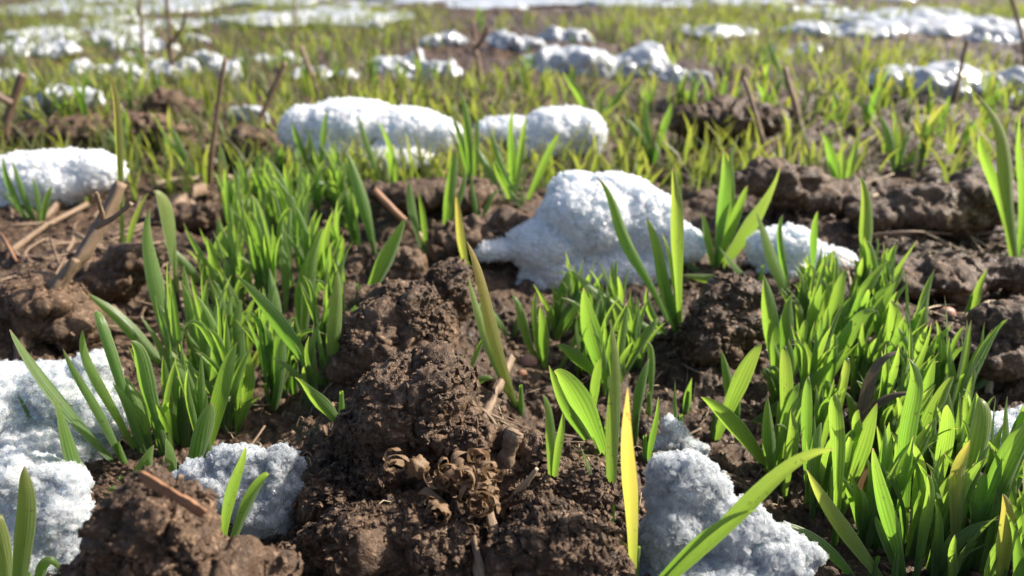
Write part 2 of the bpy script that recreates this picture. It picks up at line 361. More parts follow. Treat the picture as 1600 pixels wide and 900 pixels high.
def snow(label, ells, gpx, voxel=.0010, D=None, ratio=.8, grain=.0015, gamp=.26, mat=None, ngrain=0, gsize=(.0004, .0010), name='snow_patch', back=0.0, cat='snow patch', group='melting snow patches'):
    E, D = px_ells(ells, gpx, ratio, D, back)
    v, n, f = merge_ellipsoids(E, voxel, 8)
    x, y, z = v.T
    d = .0040*fbm(x*26, y*26, z*26, 7, 2)+.0006*fbm(x*120, y*120, z*120, 9, 2)
    if grain: d = d+gamp*grain*(domes3(x/grain+.6*vnoise(x*300, y*300, z*300, 31), y/grain, z/grain+.6*vnoise(x*300, y*300, z*300, 32), 61, .4, .9)-.45)+.0006*vnoise(x*500, y*500, z*500, 13)
    pit = np.clip(fbm(x*85, y*85, z*85, 17, 3)-.12, 0, 1); d = d-(.005 if mat is SLUSH else .004)*pit-.0016*np.exp(-(fbm(x*50, y*50, z*50, 27, 3)/.06)**2)
    v = v+n*d[:, None]; c = v.mean(0)
    o = mesh_obj(name, v-c, f, mat or SNOW); o.location = Vector(c); tag(o, label, cat, group, 'thing')
    if ngrain:
        ctr = v[f].mean(1); fn = n[f[:, 0]]
        ok = (ctr[:, 2] > -.02)
        pick = rng.choice(np.flatnonzero(ok), min(ngrain, ok.sum()), replace=False)
        bv, bf = ICO[1]; k = len(bv)
        P = ctr[pick]+fn[pick]*rng.uniform(-.0007, .0005, (len(pick), 1))
        rad = rng.uniform(gsize[0], gsize[1], (len(pick), 1, 1))*rng.uniform(.55, 1.5, (len(pick), 1, 3))
        ang = rng.uniform(0, 6.28, len(pick)); ca, sa = np.cos(ang), np.sin(ang)
        V = bv[None]*rad*(1+.28*rng.standard_normal((len(pick), k, 1)))
        V = np.stack([V[..., 0]*ca[:, None]-V[..., 2]*sa[:, None], V[..., 1], V[..., 0]*sa[:, None]+V[..., 2]*ca[:, None]], -1)
        V = (V+P[:, None]).reshape(-1, 3); Fc = (bf[None]+(np.arange(len(pick))*k)[:, None, None]).reshape(-1, 3)
        gr = mesh_obj('ice_grains', V-c, Fc, WETGRAIN if mat is SLUSH else GRAIN, smooth=False); gr.parent = o; gr['kind'] = 'stuff'
    return o

clod('near crumbly brown clod with a wood chip lying on its top', [(255, 852, 82, 92), (350, 912, 72, 44), (190, 925, 56, 60), (285, 975, 110, 80)], None, D=.205, voxel=.0005)
clod('large grey brown pyramid clod with a lit flank in mid picture', [(650, 655, 88, 88), (690, 612, 38, 55), (590, 690, 70, 50), (640, 730, 90, 50)], (640, 745), voxel=.0006, amp=.75)
clod('rounded clod just behind the large pyramid clod', [(610, 535, 85, 50), (660, 510, 48, 40), (560, 560, 50, 40)], (620, 590), voxel=.0008, amp=.8)
clod('dark clod beneath the pointed end of the reddish twig', [(695, 455, 36, 40), (650, 475, 55, 32), (600, 480, 40, 28)], (670, 500), voxel=.0009)
clod('low clod left of the dried curled weed', [(545, 775, 60, 32), (590, 750, 50, 30)], (550, 805), voxel=.0006)
clod('crumbled clod in front of the dried curled weed', [(570, 860, 65, 40), (625, 875, 50, 34), (510, 855, 36, 26)], (560, 895), voxel=.0006)
clod('clod under the two stems of the dried curled weed', [(690, 860, 62, 50), (650, 830, 40, 35)], (690, 905), voxel=.0006)
clod('clod behind the yellow leaf at the foot of the twin upright blades', [(870, 860, 85, 52), (930, 865, 45, 42), (810, 870, 45, 42)], (870, 905), voxel=.0006)
clod('small clod between the near clod and the clear ice chunk', [(475, 890, 50, 24), (430, 885, 36, 20)], (460, 905), voxel=.0006)
clod('clod carrying the upright brown stem stub', [(760, 700, 55, 32), (820, 715, 50, 35)], (780, 735), voxel=.0008)
clod('grey lit clod between two wheat tufts left of the dense right clump', [(1135, 505, 52, 48), (1110, 540, 45, 40), (1150, 470, 36, 28)], (1130, 560), voxel=.0010)
clod('dark clod under the fallen grey stalk at the picture edge', [(55, 485, 65, 40), (10, 515, 60, 46), (110, 512, 50, 30)], (60, 530), voxel=.0010)
clod('lumpy clod beside the pale stone', [(160, 425, 60, 32), (210, 400, 45, 28)], (170, 460), voxel=.0011)
clod('brown clod behind the pillow of snow at the left edge', [(150, 200, 80, 34), (230, 195, 60, 30), (70, 205, 60, 30)], (150, 240), voxel=.0016)
clod('dark round clod in front of the far leftmost snow lumps', [(262, 160, 36, 26)], (262, 188), voxel=.0016)
clod('clod between the leaning dark stalk and the long snow pillow', [(395, 215, 40, 32), (360, 235, 36, 24)], (390, 250), voxel=.0015)
clod('clod at the near end of the long snow pillow with an orange husk', [(640, 300, 55, 30), (720, 300, 45, 28)], (670, 335), voxel=.0013)
clod('clod left of the big snow mound', [(730, 360, 55, 32), (780, 350, 40, 28)], (740, 400), voxel=.0012)
clod('dark clod right of the far white snow blocks', [(1150, 175, 75, 42), (1090, 180, 50, 30)], (1140, 220), voxel=.0017)
clod('wide dark clod with sparkling top on the right side', [(1460, 320, 85, 48), (1530, 300, 60, 50), (1390, 330, 50, 34)], (1460, 372), voxel=.0013)
clod('clod below the row of small tufts on the right side', [(1290, 300, 70, 32), (1220, 270, 60, 36)], (1260, 330), voxel=.0014)
clod('dark clod with straw at the right picture edge', [(1560, 540, 70, 45), (1500, 530, 45, 32), (1600, 500, 60, 45)], (1550, 590), voxel=.0011)
clod('clod under the long thin lying stem', [(1470, 430, 75, 36), (1560, 420, 50, 34)], (1480, 468), voxel=.0012)
clod('clod in shade between the dense clump and the big snow mound', [(620, 410, 40, 34)], (620, 445), voxel=.0011)
clod('clod at the foot of the long dark stalk', [(300, 330, 50, 30)], (300, 360), voxel=.0013)
clod('clod below the broad folded leaf', [(850, 780, 50, 30), (905, 770, 40, 28)], (860, 812), voxel=.0008)

snow('big sparkling snow mound in the middle of the picture', [(930, 345, 100, 72), (1000, 350, 70, 72), (860, 385, 80, 50), (790, 392, 52, 20), (890, 425, 70, 42), (1050, 385, 60, 38), (960, 310, 75, 46), (900, 300, 50, 34), (970, 420, 100, 40), (850, 440, 60, 26)], (890, 472), voxel=.0008, ngrain=9000, ratio=.8, back=.035)
snow('low snow lump right of the big mound behind the dense clump', [(1235, 392, 56, 46), (1290, 412, 55, 34), (1200, 395, 36, 40), (1250, 420, 80, 26)], (1250, 445), voxel=.0010, ngrain=1800, back=.02)
snow('white snow pillow with a dark hollow under its right end', [(540, 195, 85, 42), (480, 205, 48, 42), (630, 200, 80, 36), (610, 245, 85, 34), (520, 240, 70, 36), (680, 210, 48, 34), (560, 180, 60, 28)], (580, 286), voxel=.0013, ngrain=1500, gsize=(.0009, .0016), back=.03)
snow('rounded snow pillow behind the tall pale tuft', [(870, 205, 62, 42), (800, 205, 60, 26), (910, 212, 40, 42), (850, 225, 60, 34), (880, 180, 36, 20)], (880, 258), voxel=.0013, ngrain=1000, gsize=(.0009, .0016), back=.03)
snow('snow pillow at the left edge behind the fallen grey stalk', [(60, 280, 100, 46), (140, 268, 58, 36), (-20, 300, 70, 55), (90, 260, 90, 28), (30, 315, 80, 28)], (60, 342), voxel=.0013, ngrain=1500, gsize=(.0008, .0015), back=.03)
snow('icy snow sheet under the long leaves at the left edge', [(90, 620, 85, 58), (10, 640, 90, 75), (150, 590, 45, 44), (60, 700, 110, 60), (140, 650, 60, 50), (120, 700, 60, 34)], (80, 750), voxel=.0009, ngrain=9000, ratio=.7, back=.015, mat=SLUSH, gsize=(.0005, .0014))
snow('icy snow slab at the bottom left corner', [(30, 770, 80, 74), (95, 830, 62, 75), (20, 880, 120, 80), (110, 880, 60, 60), (80, 760, 60, 40)], (70, 935), voxel=.0009, ngrain=9000, ratio=.7, back=.01, mat=SLUSH, gsize=(.0005, .0014))
snow('clear granular ice chunk with two blades rising through it', [(410, 745, 58, 50), (350, 770, 60, 45), (440, 722, 40, 34), (415, 800, 50, 46), (380, 720, 50, 28), (310, 750, 34, 30), (455, 770, 26, 30)], (400, 850), voxel=.0008, mat=SLUSH, ngrain=11000, gsize=(.0005, .0012), ratio=.6, grain=.0022, gamp=.42, name='ice_chunk', cat='ice chunk', group='ice chunks')
snow('wet icy snow block crossed by a long leaf at the bottom edge', [(1070, 770, 58, 70), (1140, 830, 70, 60), (1050, 850, 52, 70), (1215, 872, 66, 38), (1100, 920, 130, 60), (1100, 770, 45, 40), (1040, 740, 26, 34), (1180, 850, 60, 50), (1262, 875, 30, 20)], (1130, 960), voxel=.0008, ngrain=13000, gsize=(.0005, .0014), ratio=.6, grain=.0018, gamp=.32, mat=SLUSH)
snow('small clear ice lump behind the wet icy block', [(1055, 692, 32, 20), (1085, 702, 24, 13), (1030, 702, 20, 12), (1046, 668, 13, 18), (1066, 676, 10, 14)], (1055, 715), voxel=.0008, mat=SLUSH, ngrain=1600, grain=.0022, gamp=.42, name='ice_chunk', cat='ice chunk', group='ice chunks')
snow('icy snow behind the dense clump at the right edge', [(1560, 690, 70, 52), (1610, 680, 60, 55), (1500, 690, 40, 34)], (1550, 750), voxel=.0010, ngrain=3500, ratio=.7, back=.01, mat=SLUSH)

# ---------------------------------------------------------------- wheat leaves and plants
SV = np.array([-1, -.5, 0, .5, 1.0])
def leaf_geo(P, width, ref, phi=0., twist=0., fold=.18, n=15, blunt=.62, base=.34):
    """P: three or more points; a curved, folded blade with an own width profile. Returns verts, faces, uv."""
    P = np.asarray(P, float); t = np.linspace(0, 1, n)[:, None]
    if len(P) == 3:
        c = 2*P[1]-.5*(P[0]+P[2]); Q = (1-t)**2*P[0]+2*t*(1-t)*c+t*t*P[2]
    else:
        c1 = (-5*P[0]+18*P[1]-9*P[2]+2*P[3])/6; c2 = (2*P[0]-9*P[1]+18*P[2]-5*P[3])/6
        Q = (1-t)**3*P[0]+3*t*(1-t)**2*c1+3*t*t*(1-t)*c2+t**3*P[3]
    ref = np.asarray(ref, float); ax_ = Q[-1]-Q[0]; Q = Q+np.cross(ax_, nrm(ref))*(random.uniform(-.035, .035)*np.sin(t*random.uniform(4, 8)+random.uniform(0, 3))*t)
    T = nrm(np.gradient(Q, axis=0))
    side = nrm(np.cross(T, ref)); nor = np.cross(side, T)
    a = (phi+twist*(t-.5)); sd = side*np.cos(a)+nor*np.sin(a); nn = np.cross(sd, T)
    tt = t[:, 0]; prof = base+(1-base)*np.clip(tt/.45, 0, 1)**.9
    u = np.clip((tt-.36)/.64, 0, 1); prof = prof*np.maximum(1-u**1.9, 0)**blunt
    prof[-1] = .06
    hw = .5*width*prof[:, None]
    wav = 1+.05*np.sin(tt*9+phi*5)[:, None]
    V = Q[:, None]+sd[:, None]*(SV[None, :, None]*hw[:, None]*wav[:, None])-nn[:, None]*(fold*(1-np.abs(SV[None, :, None])**1.4)*hw[:, None]*2)
    uv = np.stack(np.broadcast_arrays((SV[None]+1)/2, tt[:, None]), -1)
    ix = np.arange(n*5).reshape(n, 5)
    F = np.stack([ix[:-1, :-1], ix[:-1, 1:], ix[1:, 1:], ix[1:, :-1]], -1).reshape(-1, 4)
    return V.reshape(-1, 3), F, uv.reshape(-1, 2)
def add_leaf(parent, geo, yellow=0., val=None):
    V, F, uv = geo
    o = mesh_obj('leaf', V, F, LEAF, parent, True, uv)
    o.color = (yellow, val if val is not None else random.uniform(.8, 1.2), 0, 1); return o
PLANTS = []
def sheath(root, h=.014, r=.0013):
    a = np.linspace(0, 2*math.pi, 6, endpoint=False); b = np.array(root.location); lx, lyy = random.uniform(-.002, .002), random.uniform(-.002, .002); V = []; uv = []
    for t, q in ((0, 1.0), (.5, .95), (1, .55)):
        V.append(np.stack([b[0]+lx*t+r*q*np.cos(a), b[1]+lyy*t+r*q*np.sin(a), np.full(6, b[2]-.004+(h+.004)*t)], 1)); uv.append(np.stack([np.linspace(.2, .8, 6), np.full(6, .1+.2*t)], 1))
    ix = np.arange(18).reshape(3, 6); j = np.roll(ix, -1, 1); F = np.stack([ix[:-1], j[:-1], j[1:], ix[1:]], -1).reshape(-1, 4)
    o = mesh_obj('stem', np.concatenate(V), F, LEAF, root, True, np.concatenate(uv)); o.color = (.1, 1.3, 0, 1); return o
def traced_clump(key, leaves, R=24, mx=4):
    """leaves: (tipx, tipy, midx, midy, basex, basey, width_px[, yellow[, reach]]) traced from the photograph, grown from where their base meets the soil."""
    groups = []
    for L in leaves:
        best = None
        for gq in groups:
            d = math.hypot(gq[0][4]-L[4], (gq[0][5]-L[5]))
            if d < R and len(gq) < mx and (best is None or d < best[0]): best = (d, gq)
        (best[1].append(L) if best else groups.append([L]))
    out = []
    for gq in groups:
        b = [sum(q[4] for q in gq)/len(gq), sum(q[5] for q in gq)/len(gq)]
        root = empty('wheat_plant', hit(*b)); out.append((b, root, gq)); sheath(root)
        for L in gq:
            yl = L[7] if len(L) > 7 else 0.0
            P0 = hit(L[4], L[5]); P0 = .5*P0+.5*np.array(root.location)
            hpx = max(20, L[5]-L[1]); D = depth_of(P0)
            ly = L[8] if len(L) > 8 else random.uniform(-.10, .22)*hpx*D/FPX
            P1 = atY(L[2], L[3], P0[1]+.35*ly); P2 = atY(L[0], L[1], P0[1]+ly)
            P0 = P0-np.array([0, 0, .004])
            phi = random.uniform(-.85, .85); wd = L[6]*depth_of(P1)/FPX/max(.62, math.cos(phi))*.82
            ref = nrm(P1-C0)
            add_leaf(root, leaf_geo([P0, P1, P2], wd, ref, phi, random.uniform(-1.3, 1.3), random.uniform(.12, .42), 19, random.uniform(.62, 1.05)), yl)
        PLANTS.append(root)
    return out

LEFT_FRONT = [(15,515,90,625,195,732,22),(98,545,150,640,205,735,18),(28,615,60,675,102,722,18),
 (80,622,112,710,140,832,26),(112,692,125,760,130,850,22),(95,790,118,808,145,850,22),
 (48,728,36,815,28,965,38,.25),(0,805,4,850,10,965,30,.3),(52,780,58,800,64,826,12),(100,905,70,880,50,955,20),
 (240,695,222,738,203,795,33),(262,685,265,722,262,778,22),(330,630,314,690,284,772,33),(168,765,186,770,205,790,18),
 (125,517,150,590,215,702,20),(150,488,172,545,225,720,22),(208,532,228,590,262,722,30),(195,587,215,640,235,718,30),(220,605,245,645,270,722,20),
 (270,548,283,605,286,702,29),(372,535,346,610,314,722,34),(178,598,205,650,240,730,18),(300,560,295,620,290,700,16)]
LEFT_CLUMP = [(236,325,240,430,278,580,29),(243,298,262,350,280,472,25,.2),(142,455,200,515,268,572,26),(255,378,290,415,322,447,20),(287,415,297,490,315,577,20),
 (325,410,340,460,354,522,26),(350,395,355,450,362,542,16),(338,340,360,390,402,447,20),(368,428,440,510,505,602,30),(530,420,521,500,518,604,29,.15),
 (497,505,503,550,511,602,10),(505,355,485,430,475,542,22),(435,513,410,545,380,582,22,.3),(372,468,373,520,372,592,20),(347,470,350,520,352,562,14),
 (395,305,412,370,430,482,24),(385,330,400,390,425,472,16),(455,305,460,340,466,422,18),(462,322,475,365,490,452,18),(540,238,566,312,588,402,24),
 (632,340,605,400,560,482,30),(590,455,570,470,530,502,18),(459,590,500,625,533,657,26),(460,575,440,592,418,642,20,.3),(420,420,432,480,440,560,20),
 (440,365,445,420,455,500,18),(320,370,335,420,350,490,20),(410,450,415,520,418,600,22),(480,390,470,450,465,520,18),(365,350,380,410,395,480,18),
 (300,430,320,500,345,590,20),(520,330,505,390,500,460,18),(445,520,440,570,430,640,22),(395,540,388,590,375,660,22),(330,520,335,580,335,660,22),(350,560,345,610,335,690,20)]
ICE_BLADES = [(383,697,362,765,338,888,22,0,-.004),(418,740,392,775,342,888,22,0,-.004)]
CENTRE = [(727,378,762,500,814,642,25,.9),(733,430,756,520,816,648,18,.1),(714,303,720,370,737,442,16,.7),(675,478,745,478,802,532,24),
 (772,592,750,594,722,604,14),(768,515,745,552,725,592,10),(848,478,848,530,857,582,22),(897,418,880,450,850,502,22),(913,432,890,490,863,537,26),
 (915,470,905,520,875,592,12),(968,470,955,500,940,542,18),(912,450,925,520,945,602,38),(868,540,905,560,946,607,24),(866,580,905,622,958,722,44),
 (856,572,890,640,940,702,26),(958,500,958,640,957,842,26,.2,-.01),(976,605,985,740,990,915,29,1.0,-.012),(1028,497,1005,530,975,582,18),(973,547,973,575,972,602,12),
 (1010,535,1018,570,1015,652,14),(1010,560,1000,610,990,692,20),(1030,620,1020,680,1010,732,12),(849,617,860,680,866,805,20),(880,645,870,710,862,810,16),
 (907,697,930,765,950,838,14),(1053,595,1055,640,1062,692,8),(1080,590,1075,620,1070,652,14),(838,455,835,500,838,560,12),(800,460,815,500,832,560,18),(940,560,930,600,925,660,18)]
CENTRE_TUFT = [(877,418,950,470,1032,532,22),(930,280,985,385,1042,492,22),(1052,262,1058,370,1070,522,24,.2),(1010,340,1035,430,1060,522,24),(1065,290,1062,380,1075,502,14),
 (1012,450,1018,490,1045,527,16),(1035,365,1052,430,1064,500,10),(1025,400,1045,460,1070,520,18)]
TUFT_BEHIND = [(1135,235,1130,310,1120,422,24),(1215,255,1180,340,1122,422,26,.1),(1168,290,1145,350,1116,417,20),(1146,222,1143,300,1130,410,12),(1058,395,1090,425,1112,432,14),(1095,330,1105,370,1115,420,16)]
LOW_PAIR = [(1065,430,1130,440,1187,452,20),(1122,385,1150,420,1182,447,12)]
RIGHT_BACK = [(1178,333,1210,410,1240,482,22),(1223,335,1222,390,1228,452,14),(1277,330,1272,380,1270,442,14),(1340,275,1353,350,1350,462,24,.1),
 (1193,430,1205,510,1210,622,32),(1238,460,1228,510,1220,592,28),(1282,443,1270,490,1250,562,20),(1325,420,1305,475,1280,552,26),(1395,405,1350,455,1290,552,24),
 (1415,418,1370,470,1310,562,24),(1348,458,1320,490,1272,572,22),(1370,487,1330,520,1280,602,28),(1292,480,1288,520,1285,582,16),(1245,410,1260,440,1266,502,18),(1392,470,1397,520,1395,592,28),
 (1458,420,1440,500,1424,562,24),(1540,418,1528,460,1508,502,16),(1300,440,1290,480,1270,540,18),(1260,500,1250,540,1240,610,20),(1335,500,1310,540,1280,620,22),(1400,440,1370,490,1330,560,20)]
RIGHT_CLUMP = [(1190,537,1160,590,1113,690,32,.1),(1130,547,1136,590,1140,655,18),(1228,540,1230,600,1225,722,26,.15),(1095,620,1145,660,1217,740,32),(1320,548,1250,610,1163,668,26),
 (1262,588,1260,650,1265,765,22),(1248,598,1230,650,1190,745,26),(1306,522,1300,560,1290,642,18),(1327,560,1315,600,1300,722,18,.2),(1308,620,1311,680,1305,855,28),(1290,595,1295,615,1302,660,18),
 (1320,610,1335,650,1352,690,24),(1371,630,1345,700,1308,795,36),(1392,535,1365,560,1330,622,24),(1407,578,1380,610,1343,667,30),(1425,560,1420,660,1405,855,34),(1437,538,1451,580,1458,645,29),
 (1490,588,1460,640,1418,755,28,.15),(1470,620,1440,655,1400,725,26),(1482,633,1476,690,1455,805,30),(1533,622,1525,690,1498,835,34,.15),(1453,742,1447,800,1440,915,20),
 (1510,657,1490,666,1460,695,20),(1552,687,1540,710,1508,755,16),(1598,632,1580,720,1500,905,30),(1605,650,1565,740,1508,885,34),(1495,600,1493,630,1490,665,12),
 (1362,700,1385,790,1415,915,30),(1372,806,1385,850,1412,915,18),(1258,735,1312,815,1398,915,32,.3),(1205,820,1280,848,1352,915,28),
 (1507,686,1498,770,1478,915,27,.6),(1568,772,1572,835,1570,935,30,.65),(1610,770,1588,798,1560,850,22,.2),(1340,640,1345,700,1350,800,24),(1280,660,1275,720,1270,820,22),(1430,690,1435,760,1440,860,24),
 (1540,740,1530,800,1510,910,26),(1590,820,1560,860,1530,930,26),(1240,640,1235,700,1230,790,24),(1200,620,1200,680,1210,760,24),(1390,660,1385,720,1380,820,26),(1460,560,1450,610,1430,700,22)]
CROSSING = [(1295,695,1190,772,985,945,33,.15,-.010),(1188,798,1100,836,988,945,14,0,-.008)]
RIGHT_SPLAY = [(1592,548,1540,575,1488,622,14),(1580,562,1545,590,1508,632,16),(1487,552,1465,560,1440,574,14)]
FAR_RIGHT = [(1533,140,1566,260,1590,432,26,.2),(1592,180,1596,300,1594,432,14),(1530,210,1552,280,1582,382,18),(1562,230,1575,300,1592,400,16)]
MID = [  # tufts of the middle ground
 [(717,138,730,200,737,292,16),(705,180,722,230,735,290,12),(748,175,745,230,740,290,12)],
 [(745,230,765,270,790,322,14),(800,168,800,230,802,300,14),(770,250,785,280,800,318,12),(820,180,815,240,806,310,14)],
 [(875,208,850,255,822,312,16),(790,290,805,310,820,330,10),(762,200,780,250,812,318,12)],
 [(714,232,703,300,689,385,22),(730,262,712,320,692,382,16)],
 [(635,283,648,340,662,412,16),(655,300,662,350,668,410,12)],
 [(738,268,742,320,745,368,10),(782,298,762,320,748,366,10)],
 [(588,188,612,240,626,292,12),(600,230,610,260,620,290,12),(560,180,575,230,590,300,12)],
 [(172,116,184,200,190,402,14,.7),(232,300,210,345,192,402,10,.3)],
 [(5,245,15,290,40,352,12),(20,252,35,300,55,352,12),(50,275,58,310,62,352,10),(80,290,72,320,66,350,12),(0,300,25,320,58,350,10)],
 [(1280,205,1300,250,1312,322,18),(1318,230,1315,270,1312,320,14),(1255,280,1285,276,1308,300,14),(1340,215,1330,260,1316,320,14)],
 [(1466,224,1430,242,1403,268,16),(1378,180,1388,220,1398,268,16),(1420,210,1410,235,1402,268,14)],
 [(1490,285,1497,310,1495,330,14),(1483,300,1490,315,1494,330,10)],
 [(1100,220,1102,245,1104,275,14),(1110,230,1108,250,1106,275,10)],
 [(970,180,1000,215,1020,255,16),(1050,160,1038,200,1022,255,14),(1030,210,1026,235,1020,258,14),(1000,150,1012,200,1018,255,12)],
 [(880,110,905,150,925,200,14),(945,140,938,170,928,200,12),(990,120,960,160,932,200,14)],
 [(1180,130,1195,150,1200,170,12),(1225,120,1212,140,1202,170,12)],
 [(1345,150,1352,175,1355,200,14),(1375,130,1365,160,1358,200,12)],
 [(1205,60,1208,90,1210,120,10),(1300,140,1305,170,1306,210,14),(1320,150,1315,180,1308,210,12)],
 [(340,220,350,260,365,300,12),(270,200,285,235,300,290,14),(262,210,285,250,302,290,12)],
 [(455,190,470,230,490,290,14),(515,170,505,220,495,290,12),(480,200,488,240,492,290,12)]]
R1 = traced_clump('left_front', LEFT_FRONT); R2 = traced_clump('left_clump', LEFT_CLUMP, 34); R3 = traced_clump('ice', ICE_BLADES, 40); R4 = traced_clump('centre', CENTRE, 40)
R5 = traced_clump('centre_tuft', CENTRE_TUFT, 60, 8); R6 = traced_clump('behind', TUFT_BEHIND, 60, 8); R7 = traced_clump('low', LOW_PAIR, 60); R8 = traced_clump('rb', RIGHT_BACK, 40)
R9 = traced_clump('rc', RIGHT_CLUMP, 42); R10 = traced_clump('cross', CROSSING, 60); R11 = traced_clump('splay', RIGHT_SPLAY, 70); R12 = traced_clump('fr', FAR_RIGHT, 70)
ORD = ['first', 'second', 'third', 'fourth', 'fifth', 'sixth', 'seventh', 'eighth', 'ninth', 'tenth', 'eleventh', 'twelfth', 'thirteenth', 'fourteenth', 'fifteenth', 'sixteenth', 'seventeenth', 'eighteenth', 'nineteenth', 'twentieth', 'twenty-first', 'twenty-second', 'twenty-third', 'twenty-fourth', 'twenty-fifth']
NUM = {1: 'single-leaved', 2: 'two-leaved', 3: 'three-leaved', 4: 'four-leaved', 5: 'five-leaved', 6: 'six-leaved', 7: 'seven-leaved', 8: 'eight-leaved'}
def label_row(res, where, group, bands=('',)):
    res = sorted(res, key=lambda r: -r[0][1]); n = len(res); k = len(bands)
    for j, bd in enumerate(bands):
        part_ = sorted(res[j*n//k:(j+1)*n//k], key=lambda r: r[0][0])
        for i, (b, root, gq) in enumerate(part_):
            tag(root, f'{NUM[len(gq)]} wheat plant, {ORD[i]} from the left {bd}{where}', 'wheat plant', group)
label_row(R1, 'by the icy sheet', 'wheat plants in front of the left clump', ('in the front row ', 'in the back row '))
label_row(R2, 'of the dense left clump', 'wheat plants of the left clump', ('in the front ', 'in the back '))
label_row(R4, 'right of the pyramid clod', 'wheat plants in mid picture', ('in the front row ', 'in the back row '))
label_row(R8, 'at the back of the right clump', 'wheat plants of the right clump')
label_row(R9, 'of the dense right clump', 'wheat plants of the right clump', ('in the front ', 'in the middle '))
for r, lb in ((R3, 'two short blades rising through the clear granular ice chunk'), (R5, 'upright wheat tuft in front of the big sparkling snow mound'), (R6, 'bright wheat tuft between the big snow mound and the low snow lump'),
              (R7, 'low wheat plant with one leaf lying flat below the low snow lump'), (R10, 'wheat plant whose long leaf crosses the wet icy snow block'), (R11, 'splayed wheat leaves reaching over dark soil at the right edge'), (R12, 'tall pointed wheat tuft cut by the right picture edge')):
    for i, (b, root, gq) in enumerate(r): tag(root, lb if i == 0 else lb+' (outer shoot)', 'wheat plant', 'wheat plants in mid picture')
MIDLAB = ['tall pale tuft between the two snow pillows', 'upright tuft below the rounded snow pillow', 'tuft with one dark blade leaning towards the big mound', 'broad bright blade left of the big snow mound',
 'slim twin blades beside the reddish twig', 'tiny forked seedling just left of the big mound', 'thin blades in front of the white snow pillow', 'tall bleached blade beside the snow pillow at the left edge', 'dark blades against the snow pillow at the left edge',
 'tuft of spreading blades on the dark soil of the right side', 'low tuft with one leaf pointing right on the dark soil', 'tiny seedling with a rounded leaf under the dark clod', 'short stubby seedling behind the bright tuft', 'open tuft right of the rounded snow pillow',
 'blurred tuft in front of the far white snow blocks', 'small blurred seedling in front of the dark far clod', 'small blurred tuft left of the far right snow bank', 'blurred narrow tuft between two dry stalks', 'blurred tuft at the foot of the long dark stalk', 'blurred tuft in front of the left end of the white snow pillow']
for L, lb in zip(MID, MIDLAB):
    for i, (b, root, gq) in enumerate(traced_clump('mid', L, 200, 9)): tag(root, 'wheat '+lb, 'wheat plant', 'scattered wheat tufts')

def grow(base, n, height, spread, width, val=None, yellow=.0, lean=(0, 0), wsc=1.0, ngeo=9):
    root = empty('wheat_plant', base); PLANTS.append(root); sheath(root, height*.28, .0011); base = np.asarray(base, float)
    for i in range(n):
        a = random.uniform(0, 6.283); h = height*random.uniform(.6, 1.1); s = spread*random.uniform(.2, 1.1)
        d = np.array([math.cos(a)*s+lean[0]*h, math.sin(a)*s*.8+lean[1]*h, 0])
        p0 = base+np.array([random.uniform(-.003, .003), random.uniform(-.003, .003), -.004]); p2 = p0+d+np.array([0, 0, h]); p1 = p0+d*random.uniform(.18, .42)+np.array([0, 0, h*random.uniform(.52, .7)])
        if random.random() < .06: p2 = p0+d*1.7+np.array([0, 0, h*.72]); p1 = p0+d*.55+np.array([0, 0, h*.66])
        yv = yellow if random.random() < .3 else 0
        add_leaf(root, leaf_geo([p0, p1, p2], width*random.uniform(.75, 1.2), (random.uniform(-.5, .5), 1, -.3), random.uniform(-.9, .9), random.uniform(-.9, .9), random.uniform(.1, .34), ngeo, random.uniform(.65, 1.1)), yv, val)
    return root
